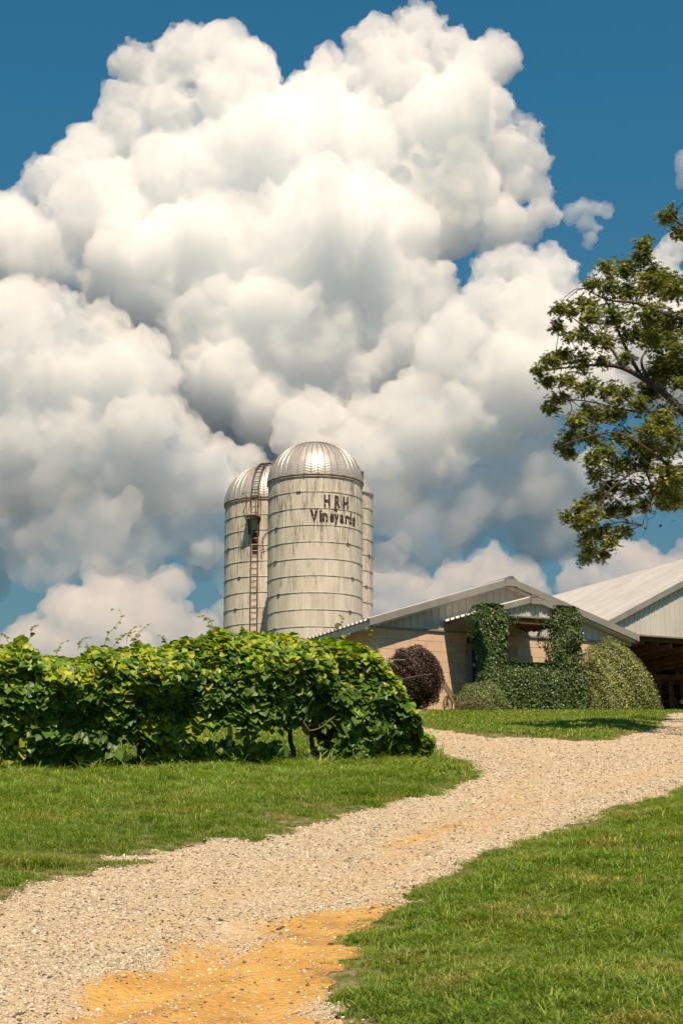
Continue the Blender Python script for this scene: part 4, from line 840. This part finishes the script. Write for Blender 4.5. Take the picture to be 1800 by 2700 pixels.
cold = pal(len(p), [(.045, .105, .012), (.075, .155, .018), (.10, .18, .035), (.14, .23, .02)], [3, 4, 2, 2]); cyng = pal(len(p), [(.28, .38, .02), (.40, .42, .025), (.20, .32, .02), (.48, .42, .04)], [4, 3, 3, 1])
yk = (nr.random(len(p)) < young*.85)[:, None]; col = np.where(yk, cyng, cold); lowy = (vnoise(p[:, 0], rel*2, .35, 47) > .24) & (rel < .5) & (nr.random(len(p)) < .6); col[lowy] = cyng[lowy]*.8; oddy = nr.random(len(p)) < .025; col[oddy] = (.38, .33, .04)
scl = nr.uniform(.055, .13, len(p))*np.where(yk[:, 0], .78, 1.)
vis = np.where((side > 0) & (np.abs(p[:, 0]) < 4), -scl-(rel > .35)*.02+p[:, 1]*.001, 1.)
foliage(vine, GRAPE, p, nn, tip, scl, col, M['leaf'], 298, 'foliage', vis)
# shoots standing out of the top, tendrils and bare canes
shp, shn, sht, shs, shc = [], [], [], [], []
spx = [(30, 1680, 45), (75, 1665, 40), (150, 1700, 40), (205, 1690, 45), (245, 1715, 60), (275, 1680, 95), (300, 1680, 60), (335, 1670, 45), (350, 1672, 55), (395, 1700, 50), (440, 1690, 40), (470, 1690, 40), (515, 1680, 40), (556, 1640, 60), (565, 1640, 50), (640, 1650, 25), (880, 1650, 50), (905, 1665, 20), (1000, 1700, 60), (1050, 1740, 50)]
for j, (px, py, ln) in enumerate(spx):
    Y_ = axisY(at(px, py, 21)[0])-rng.uniform(-.2, .3); a = at(px, py+25, Y_); L_ = ln/F*Y_*1.4; d = np.array((rng.uniform(-.9, .7), rng.uniform(-.3, .3), 1.)); pts = [a]
    for i in range(7): pts.append(pts[-1]+nrm(d)*L_/7); d = d+np.array((rng.uniform(-.35, .35), rng.uniform(-.2, .2), -.16))
    MB().tube(pts, [.004-.0004*i for i in range(8)], 4).build('shoot', M['vine'], vine)
    for i in range(1, 8):
        for s_ in (-1, 1):
            if rng.random() < .6: shp.append(pts[i]); shn.append((rng.uniform(-.5, .5), -.6, rng.uniform(.2, 1))); sht.append((s_, rng.uniform(-.4, .4), rng.uniform(-.2, .6))); shs.append((.055 if i < 4 else .03)*rng.uniform(.7, 1.3)); shc.append((.20, .26, .03) if rng.random() < .6 else (.13, .17, .03))
foliage(vine, GRAPE, np.array(shp), np.array(shn), np.array(sht), np.array(shs), np.array(shc), M['leaf'], 0, 'shoot_leaves')
def cane(pts, r0, mat=M['vine'], nm='cane'):
    P = [np.array(q) for q in pts]; out_ = []
    for i in range(len(P)-1):
        for t in np.linspace(0, 1, 4, endpoint=False): out_.append(P[i]*(1-t)+P[i+1]*t+np.array([rng.uniform(-1, 1)*.012 for _ in range(3)]))
    out_.append(P[-1]); MB().tube(out_, [r0*(1-.6*i/len(out_)) for i in range(len(out_))], 5).build(nm, mat, vine)
def vp(px, py, off): Y_ = axisY(at(px, py, 21)[0])-off; return at(px, py, Y_)
cane([vp(840, 1800, .62), vp(815, 1860, .66), vp(802, 1905, .66), vp(815, 1926, .66), vp(850, 1915, .64), vp(885, 1885, .6), vp(908, 1862, .55)], .009)
cane([vp(160, 1775, .6), vp(190, 1795, .66), vp(220, 1800, .66)], .007); cane([vp(525, 1880, .5), vp(540, 1862, .6), vp(500, 1905, .4)], .006); cane([vp(330, 1870, .5), vp(390, 1905, .55), vp(410, 1918, .5)], .006)
cane([vp(175, 2008, .3), vp(230, 2000, .35), vp(285, 1990, .3)], .006, M['vinedark']); cane([vp(905, 1830, .5), vp(898, 1900, .55), vp(893, 1990, .5)], .004)
for i in range(16):
    px = rng.uniform(80, 1000); py = rng.uniform(1820, 1960); cane([vp(px, py, .35), vp(px+rng.uniform(-40, 40), py+rng.uniform(10, 40), .5), vp(px+rng.uniform(-70, 70), py+rng.uniform(20, 80), .35)], rng.uniform(.003, .006))
for px, dx in ((40, 10), (205, -6), (360, 8), (470, -8), (755, 22), (828, -6), (960, 10)):
    a = vp(px+dx, 2000, .0); a[2] = SLOPE*a[1]-.05; b = vp(px, 1880, .0); b[2] = SLOPE*b[1]+1.0
    pts = [a+(b-a)*t+np.array((rng.uniform(-.04, .04), 0, 0)) for t in np.linspace(0, 1, 6)]
    MB().tube(pts, [.045, .035, .03, .03, .028, .02], 7).build('trunk', M['vinedark'], vine, True)
    for s_ in (-1, 1): cane([pts[4], pts[5]+np.array((s_*.25, 0, .1)), pts[5]+np.array((s_*.9, s_*.36, .25))], .014, M['vinedark'], 'cordon')
trl = thing('trellis', (hedgeP(-2.2, 0, 0)[0], hedgeP(-2.2, 0, 0)[1], SLOPE*hedgeP(-2.2, 0, 0)[1]), 'white trellis posts and wires inside the grapevine row', 'trellis')
for px in (606, 25, 1010):
    a = vp(px, 1990, .10 if px == 606 else 0); a[2] = SLOPE*a[1]-.1; MB().beam(a, a+np.array((0, 0, 1.55)), .055, .055, up=(0, 1, 0)).build('post', M['white'], trl)
for z in (.75, 1.4): MB().tube([hedgeP(-9.5, 0, 0)+(0, 0, SLOPE*hedgeP(-9.5, 0, 0)[1]+z), hedgeP(0, 0, 0)+(0, 0, SLOPE*H0[1]+z)], .003, 4).build('wire', M['palesteel'], trl)
# ---- generic shrub skin
def bush(name, loc, label, cat, centre, rad, n, sz, cols, wts, mat, shape=None, tipz=.3, stemn=10, power=2.3, jit=.5, flat=.0, floor=None):
    th = thing(name, loc, label, cat); u = nrm(rand3(n)); u[:, 1] = np.where(nr.random(n) < .62, -np.abs(u[:, 1]), u[:, 1])
    p_ = np.sign(u)*np.abs(u)**(2/power); p_ = p_/((np.abs(p_)**power).sum(-1, keepdims=True)**(1/power))
    r_ = 1-.16*nr.random(n)**2; nz = 1+.05*np.sin(u[:, 0]*9+u[:, 2]*7)+.035*np.sin(u[:, 0]*23+u[:, 2]*19+u[:, 1]*13)
    pos = np.array(centre)+p_*np.array(rad)*(r_*nz)[:, None]
    if shape is not None: pos = shape(pos)
    k = pos[:, 2] > (loc[2]+.0); pos, u = pos[k], u[k]; n = len(pos)
    nn_ = nrm(u*np.array((1, 1, 1.))+rand3(n, jit)); tp = rand3(n, .6)+u*.5+np.array((0, 0, tipz))
    foliage(th, SMALL, pos, nn_, tp, nr.uniform(sz*.7, sz*1.3, n), pal(n, cols, wts, .2), mat)
    ci = np.array(centre); pi = ci+(pos-ci)*nr.uniform(.72, .88, (n, 1)); ki = pi[:, 2] > loc[2]-.02; ki &= nr.random(n) < .55; pi = pi[ki]; ni = len(pi)
    foliage(th, SMALL, pi, nrm(u[ki]+rand3(ni, .3)), rand3(ni, 1.), nr.uniform(sz*1.2, sz*1.9, ni), pal(ni, cols, wts, .2), mat, 0, 'inner_foliage')
    for i in range(stemn):
        a = i*2.39; b = np.array(centre)+np.array(rad)*np.array((math.cos(a)*.5, math.sin(a)*.5, .2)); MB().tube([np.array(loc)+np.array((math.cos(a)*.08, math.sin(a)*.08, -.05)), (np.array(loc)+b)/2+np.array((0, 0, .1)), b], [.02, .014, .006], 5).build('stem', M['vinedark'], th)
    return th
def gl(px, py, Y_): q = at(px, py, Y_); g_ = float(gz(q[0], Y_)); return np.array((q[0], Y_, g_))
# loropetalum
YL = 45.2; g0 = gl(1090, 1868, YL); ct = at(1091, 1790, YL); rx = 77/F*YL
bush('purple_shrub', tuple(g0), 'round clipped dark purple shrub against the tan shop wall', 'shrub', (ct[0], YL, ct[2]), (rx, rx, 84/F*YL), 17000, .044, [(.045, .022, .017), (.08, .035, .022), (.035, .022, .016), (.13, .06, .04), (.05, .045, .02)], [4, 3, 3, 1, 1], M['shrubleaf'], power=2.15)
cc = np.array((ct[0], YL, ct[2]))
# green and yellow variegated shrub
YE = 47.7; a_ = at(1530, 1870, YE); b_ = at(1742, 1870, YE); cxx = (a_[0]+b_[0])/2; ge = gl(1636, 1875, YE); topz = at(1580, 1694, YE)[2]; xc = at(1592, 1800, YE)[0]
def eshape(pos):
    q = pos.copy(); rel_ = np.clip((q[:, 2]-ge[2])/(topz-ge[2]), 0, 1.05); lf = q[:, 0] < xc; q[lf, 0] = xc+(q[lf, 0]-xc)*.55; return q
bush('variegated_shrub', tuple(ge), 'large rounded yellow-green variegated shrub between the ivy and the dark barn', 'shrub', (xc, YE, ge[2]+.05), (b_[0]-xc, 1.1, topz-ge[2]-.05), 36000, .052, [(.34, .34, .10), (.20, .25, .06), (.42, .40, .18), (.09, .13, .03), (.30, .20, .07)], [4, 4, 2, 3, .5], M['shrubleaf'], shape=eshape, power=2.05)
# low spirea
YS = 43.8; gs = gl(1265, 1868, YS); cs = at(1268, 1850, YS)
bush('low_shrub', tuple(gs), 'low spreading green shrub with brown twigs at the foot of the ivy', 'shrub', (cs[0], YS, gs[2]+.03), (74/F*YS, .6, at(1268, 1800, YS)[2]-gs[2]-.03), 8000, .042, [(.16, .21, .05), (.25, .29, .10), (.17, .13, .07), (.10, .13, .04)], [4, 3, 1.2, 2], M['shrubleaf'], tipz=.5)
low = bpy.data.objects['low_shrub']
for i in range(46):
    x0 = at(rng.uniform(1195, 1285), 1866, YS-.45)[0]; b = np.array((x0, YS-.45-rng.uniform(0, .15), gs[2])); MB().tube([b, b+np.array((rng.uniform(-.12, .12), 0, rng.uniform(.08, .2))), b+np.array((rng.uniform(-.3, .3), -.03, rng.uniform(.15, .38)))], .005, 4).build('twig', M['vine'], low)
# ---- ivy over porch posts and low wall
ivy = thing('ivy', (FR(3.6, -PD-.1, 0)[0], FR(3.6, -PD-.1, 0)[1], ZB-.05), 'dark glossy ivy smothering both porch posts and the low porch wall', 'ivy')
def ivy_box(n, u0, u1, v0, v1, z0, z1, rnd=.12, top=True, wob=.12):
    A = [(u1-u0)*(z1-z0)*2.2, (v1-v0)*(z1-z0), (v1-v0)*(z1-z0), (u1-u0)*(v1-v0)*1.5]; pr_ = np.array(A)/sum(A); f = nr.choice(4, n, p=pr_)
    u = nr.uniform(u0, u1, n); v = nr.uniform(v0, v1, n); z = nr.uniform(z0, z1, n); nl = np.zeros((n, 3))
    for i, (fu, fv, fz, nv_) in enumerate(((None, v0, None, nF), (u0, None, None, -W), (u1, None, None, W), (None, None, z1, (0, 0, 1)))):
        k = f == i
        if fu is not None: u[k] = fu
        if fv is not None: v[k] = fv
        if fz is not None: z[k] = fz
        nl[k] = nv_
    cu, cv = (u0+u1)/2, (v0+v1)/2; bul = 1+vnoise(u*1.0+v, z, .45, 50)*wob*2+vnoise(u*1.0+v, z, .16, 51)*wob
    rz = sstep(z1-.35, z1, z)*.22 if top else 0
    hw = (u1-u0)/2; u = cu+(u-cu)*(1+(bul-rz-1)*min(1, .42/hw)); v = cv+(v-cv)*(bul-rz)+nr.uniform(0, .07, n); z = z-.05*nr.random(n)
    inn = nr.random(n) < .34; u = np.where(inn, cu+(u-cu)*nr.uniform(.55, .9, n), u); v = np.where(inn, v0+(v1-v0)*nr.uniform(.12, .6, n), v)
    if u1-u0 < 1 and u0 < 2.5: u = u+.22*sstep(7.3, 6.6, z)*(u < (u0+u1)/2)
    return np.array(A0)[None]+u[:, None]*W+v[:, None]*B+z[:, None]*np.array((0, 0, 1.)), nl
zt1 = onv(1297, 1594, -PD)[1]; ztr = onv(1495, 1600, -PD)[1]; zw = onv(1400, 1748, -PD)[1]
parts_ = [ivy_box(15000, IL[0], IL[1], -PD-.32, -PD+.42, ZB+.05, zt1, wob=.18), ivy_box(13000, IR[0], IR[1], -PD-.30, -PD+.42, ZB+.5, ztr, wob=.30), ivy_box(23000, IW[0], IW[1], -PD-.34, -PD+.25, ZB-.05, zw, wob=.13), ivy_box(2600, IW[0]+.2, IW[1]-.1, -PD-.52, -PD, ZB-.05, ZB+.42, wob=.08)]
pos = np.concatenate([q[0] for q in parts_]); nl = np.concatenate([q[1] for q in parts_]); n = len(pos)
foliage(ivy, (SMALL[0]*np.array((1.35, 1, 1)), SMALL[1]), pos, nrm(nl+np.array((0, 0, .45))+rand3(n, .38)), np.array((0, -.2, -1.))+rand3(n, .45), nr.uniform(.04, .078, n), pal(n, [(.04, .075, .014), (.065, .11, .022), (.10, .155, .035), (.19, .24, .06)], [4, 4, 2, .5], .2), M['ivyleaf'])
for i in range(22): # hanging runners from the porch eave
    u = rng.uniform(IL[1], IR[0]); z = PB-.03; a = FR(u, -PD-.06, z); ln = rng.uniform(.05, .2)
    if u < IL[1]+.5 or rng.random() < .3: MB().tube([a, a-np.array((0, 0, ln))], .006, 4).build('runner', M['vinedark'], ivy); 
n = 260; u = np.where(nr.random(n) < .7, nr.uniform(IL[1]-.05, IL[1]+.5, n), nr.uniform(IR[0]-.25, IR[0]+.05, n)); pos = A0[None]+u[:, None]*W+(-PD-.07)*B+np.stack([np.zeros(n), np.zeros(n), PB-.02-nr.random(n)**2*.22], -1)
foliage(ivy, SMALL, pos, nrm(nF+rand3(n, .4)), np.array((0, 0, -1.))+rand3(n, .4), nr.uniform(.04, .07, n), pal(n, [(.03, .07, .02), (.07, .12, .03)], [1, 1]), M['ivyleaf'], 0, 'hanging_leaves')
for q in (IL, IR): # stems inside
    for j in range(3): MB().tube([FR(q[0]+.32+.15*j, -PD-.03, ZB), FR(q[0]+.32+.12*j, -PD-.04, ZB+1.2), FR(q[0]+.34+.1*j, -PD-.03, 7.5)], .018, 5).build('stem', M['vinedark'], ivy)
# ---- old walking plough cart: wheel, forked frame, wooden handle
YC = 44.4
def cp_(px, py, dy=0): return at(px, py, YC+dy)
plow = thing('wheel_plough', tuple(gl(1185, 1868, YC)), 'rusty antique wheel plough leaning on the shop wall by the purple shrub', 'garden plough')
wc = cp_(1180, 1852); wr = (1868-1838)/2/F*YC*1.05; wn = nrm((.80, -.6, 0)); wx = np.cross((0, 0, 1), wn); MBt = MB()
zc_ = gl(1180, 1868, YC)[2]+wr*1.25; wc[2] = zc_; wr *= 1.25
MBt.tube([wc+wr*(math.cos(t)*wx+math.sin(t)*np.array((0, 0, 1))) for t in np.linspace(0, 2*math.pi, 25)], .022, 5); wh = MBt.build('wheel', M['rust'], plow)
for i in range(8): MB().tube([wc, wc+wr*(math.cos(i*.785)*wx+math.sin(i*.785)*np.array((0, 0, 1)))], .009, 4).build('spoke', M['rust'], wh)
for dx in (-.05, .05): MB().beam(cp_(1169, 1804)+np.array((dx, dx*.5, 0)), cp_(1200, 1850)+np.array((dx, dx*.5, 0)), .035, .07).build('handle', M['rawwood'], plow)
MB().beam(cp_(1174, 1838), cp_(1206, 1837), .05, .06).build('beam', M['rust'], plow); MB().beam(cp_(1181, 1828), cp_(1175, 1866), .03, .04).build('fork', M['rust'], plow); MB().beam(cp_(1182, 1828), cp_(1188, 1868), .03, .05).build('fork', M['palesteel'], plow)
MB().beam(cp_(1190, 1838), cp_(1200, 1860), .03, .04).build('share', M['rust'], plow)
# ---- oak
oak = thing('oak_tree', (8.6, 31.5, float(gz(8.6, 31.5))), 'oak tree whose drooping leafy limbs reach in from the right edge', 'tree')
OY = 30.5
def op(px, py, dy=0): return at(px, py, OY+dy)
def smooth(pts, m=5):
    P = [np.array(q) for q in pts]; P = [P[0]]+P+[P[-1]]; out_ = []
    for i in range(1, len(P)-2):
        for t in np.linspace(0, 1, m, endpoint=False): a, b, c, d = P[i-1:i+3]; out_.append(.5*((2*b)+(-a+c)*t+(2*a-5*b+4*c-d)*t*t+(-a+3*b-3*c+d)*t**3))
    out_.append(P[-2]); return out_
gb = np.array((8.6, 31.5, float(gz(8.6, 31.5))-.2))
tz = lambda z, dx=0, dy=0: gb+np.array((dx, dy, z))
MB().tube(smooth([tz(0), tz(.5, 0, 0), tz(3, .1, .1), tz(6, .0, 0), tz(9.5, -.15, 0), tz(13, .1, .2)]), [.50+.12*(i == 0)-.017*i for i in range(26)], 12).build('trunk', M['bark'], oak, True)
limbs = []
def limb(pts, r0, r1, nm='limb'):
    P = smooth(pts); n = len(P); MB().tube(P, [r0+(r1-r0)*i/(n-1) for i in range(n)], 7).build(nm, M['bark'], oak, True); limbs.extend([(q, r0+(r1-r0)*i/(n-1)) for i, q in enumerate(P)]); return P
limb([tz(5.2, -.2), op(1960, 1240, .5), op(1850, 1140, .2), op(1790, 1075), op(1735, 1025), op(1690, 995), op(1640, 970), op(1590, 962, -.2), op(1530, 965, -.3), op(1450, 975, -.4)], .105, .012)
limb([op(1735, 1025), op(1700, 985, .4), op(1690, 950, .5), op(1705, 920, .6)], .045, .012, 'branch'); limb([op(1640, 970), op(1610, 920), op(1560, 880, .2), op(1500, 830, .3)], .035, .008, 'branch'); limb([op(1690, 995), op(1640, 900, .6), op(1600, 800, .8), op(1560, 720, .9)], .04, .008, 'branch')
limb([tz(4.8, -.2), op(1950, 1290, -.5), op(1850, 1230, -.9), op(1770, 1235, -1), op(1700, 1240, -1.1), op(1660, 1250, -1.2), op(1600, 1300, -1.2), op(1560, 1370, -1.2), op(1560, 1440, -1.2)], .045, .006)
limb([op(1770, 1235, -1), op(1700, 1180, -1.4), op(1620, 1140, -1.5), op(1520, 1160, -1.6), op(1480, 1175, -1.6)], .028, .006, 'branch'); limb([op(1700, 1240, -1.1), op(1720, 1300, -.9), op(1705, 1345, -.9), op(1692, 1385, -.9)], .02, .006, 'branch')
limb([tz(7.6, -.2), op(1960, 1010, .6), op(1870, 860, .4), op(1800, 770, .2), op(1740, 720), op(1690, 660)], .07, .010); limb([op(1870, 860, .4), op(1760, 830, -.4), op(1680, 800, -.6), op(1600, 790, -.7), op(1540, 760, -.7)], .05, .008, 'branch')
limb([op(1790, 1075), op(1720, 1085, -.6), op(1640, 1080, -.9), op(1560, 1060, -1), op(1470, 1050, -1)], .028, .006, 'branch')
limb([tz(9.5, -.1), op(1980, 840, 0), op(1900, 700, -.2), op(1830, 620, -.3), op(1770, 575, -.4)], .10, .01)
limb([tz(10, .1), op(2200, 700, 1), op(2280, 500, 1.5)], .12, .03); limb([tz(8, .1), op(2350, 900, -1), op(2500, 800, -2)], .14, .03); limb([tz(6, .1), op(2350, 1100, 2), op(2550, 1000, 3)], .14, .03); limb([tz(12.5, .1), op(2060, 420, 0), op(2040, 300, 0)], .1, .02)
LPT = np.array([q for q, r in limbs])
OC = [(1765,568,32,.5),(1790,610,24,.5),(1690,680,36),(1690,645,22),(1645,705,34),(1600,705,24),(1725,735,44),(1665,760,50),(1605,760,38),(1560,750,22),(1540,800,26),(1500,815,22),(1468,812,15),(1560,830,32),(1620,830,48),(1700,820,52),(1775,760,44),(1780,840,52),(1590,890,40),(1520,880,36),(1470,860,18),(1660,880,36),(1730,890,44),(1790,920,44),(1480,930,28),(1450,950,24),(1425,975,22),(1530,950,34),(1590,950,22),(1650,940,22),(1440,1005,20),(1490,1000,26),(1540,1020,34),(1600,1030,34),(1470,1050,24),(1450,1075,16),(1560,1090,40),(1520,1110,30),(1620,1090,38),(1680,1070,34),(1640,1040,24),(1740,1100,34),(1700,1130,26),(1780,1150,44),(1790,1010,16),(1740,960,20),
  (1500,1150,22),(1485,1172,18),(1500,1195,12),(1560,1150,36),(1590,1190,30),(1640,1150,32),(1690,1170,42),(1740,1180,46),(1560,1210,26),(1630,1220,40),(1690,1230,44),(1750,1240,44),(1790,1260,34),(1570,1255,24),(1610,1280,36),(1670,1290,34),(1730,1290,30),(1780,1310,28),(1700,1330,18),(1570,1310,28),(1535,1330,14),(1500,1360,14),(1525,1375,22),(1560,1360,30),(1610,1340,32),(1545,1405,28),(1590,1400,34),(1640,1400,18),(1560,1445,26),(1610,1435,24),(1545,1465,16),(1585,1465,12),(1650,1345,16)]
OC = [(a[0], a[1], a[2], a[3] if len(a) > 3 else None) for a in OC]
g2 = random.Random(5)
for i in range(110): OC.append((g2.uniform(1840, 2650), g2.uniform(350, 1380), g2.uniform(45, 75), g2.uniform(-3.5, 3.5)))
for i in range(26): OC.append((g2.uniform(1700, 1840), g2.uniform(700, 1330), g2.uniform(30, 50), g2.uniform(.3, 1.8)))
op_, on_, ot_, os_ = [], [], [], []
tw = MB()
for px, py, r, dy in OC:
    dy = g2.uniform(-1.5, .3) if dy is None else dy; c = op(px, py, dy); Rr = r/F*OY*1.12; j = np.argmin(np.linalg.norm(LPT-c, axis=1)); base_ = LPT[j]
    j2 = min(len(LPT)-1, max(0, j)); dd = c-base_; m1 = base_+dd*.35+np.array((g2.uniform(-.12, .12), g2.uniform(-.1, .1), .12)); m2 = base_+dd*.7+np.array((g2.uniform(-.12, .12), g2.uniform(-.1, .1), .10)); tw.tube([base_, m1, m2, c], [.010, .008, .006, .004], 4)
    inb = px < 1830; ntw = int((17 if inb else 6)*max(.8, r/28)); 
    for k in range(ntw):
        d = nrm(np.array([g2.gauss(0, 1), g2.gauss(0, 1), g2.gauss(-.25, .8)])); e = c+d*Rr*g2.uniform(.55, 1.08); m_ = (c+e)/2+np.array((0, 0, .06*Rr)); tw.tube([c, m_, e], [.006, .004, .002], 3)
        nl_ = 14 if inb else 6
        for q in range(nl_):
            t = .25+.8*q/nl_; pb_ = (c*(1-t)**2+2*m_*t*(1-t)+e*t*t) if t <= 1 else e; pb_ = pb_+np.array([g2.gauss(0, 1) for _ in range(3)])*.045
            op_.append(pb_); az = g2.uniform(0, 6.28); on_.append((math.cos(az)*.7, math.sin(az)*.7-.1, g2.uniform(.5, 1.6))); ot_.append((d[0]*.6+g2.gauss(0, .5), d[1]*.6+g2.gauss(0, .5), -.55+g2.gauss(0, .35))); os_.append(g2.uniform(.065, .115)*(1 if inb else 1.3))
tag(tw.build('twigs', M['bark'], oak), kind='stuff')
op_ = np.array(op_); n = len(op_); print('oak leaves', n)
col = pal(n, [(.12, .15, .035), (.20, .225, .05), (.33, .32, .08), (.44, .41, .15)], [4, 4, 2.5, .8], .2); inv = np.where(op_[:, 0] < op_[:, 1]*.2, op_[:, 1], 99)
foliage(oak, OAK, op_, nrm(np.array(on_)), np.array(ot_), np.array(os_), col, M['oakleaf'], 298, 'foliage', inv)
for px, py in ((1740, 1386), (1700, 1392), (1572, 1478), (1575, 1483), (1470, 998), (1478, 990), (1528, 970), (1480, 1157), (1492, 1150), (1486, 1178), (1590, 1152), (1714, 996)):
    c = op(px, py, -.9); MB().add([tuple(v*.03+c) for v in IC1[0]], [tuple(f) for f in IC1[1]]).build('gall', M['gall'], oak, True)
limb([op(1560, 1440, -1.2), op(1585, 1475, -1.2), op(1573, 1480, -1.2), op(1548, 1484, -1.2)], .008, .004, 'branch'); limb([op(1692, 1340, -.9), op(1706, 1370, -.9), op(1700, 1400, -.9), op(1690, 1412, -.9)], .006, .003, 'branch'); limb([op(1706, 1370, -.9), op(1722, 1362, -.9), op(1728, 1348, -.9)], .005, .002, 'branch')
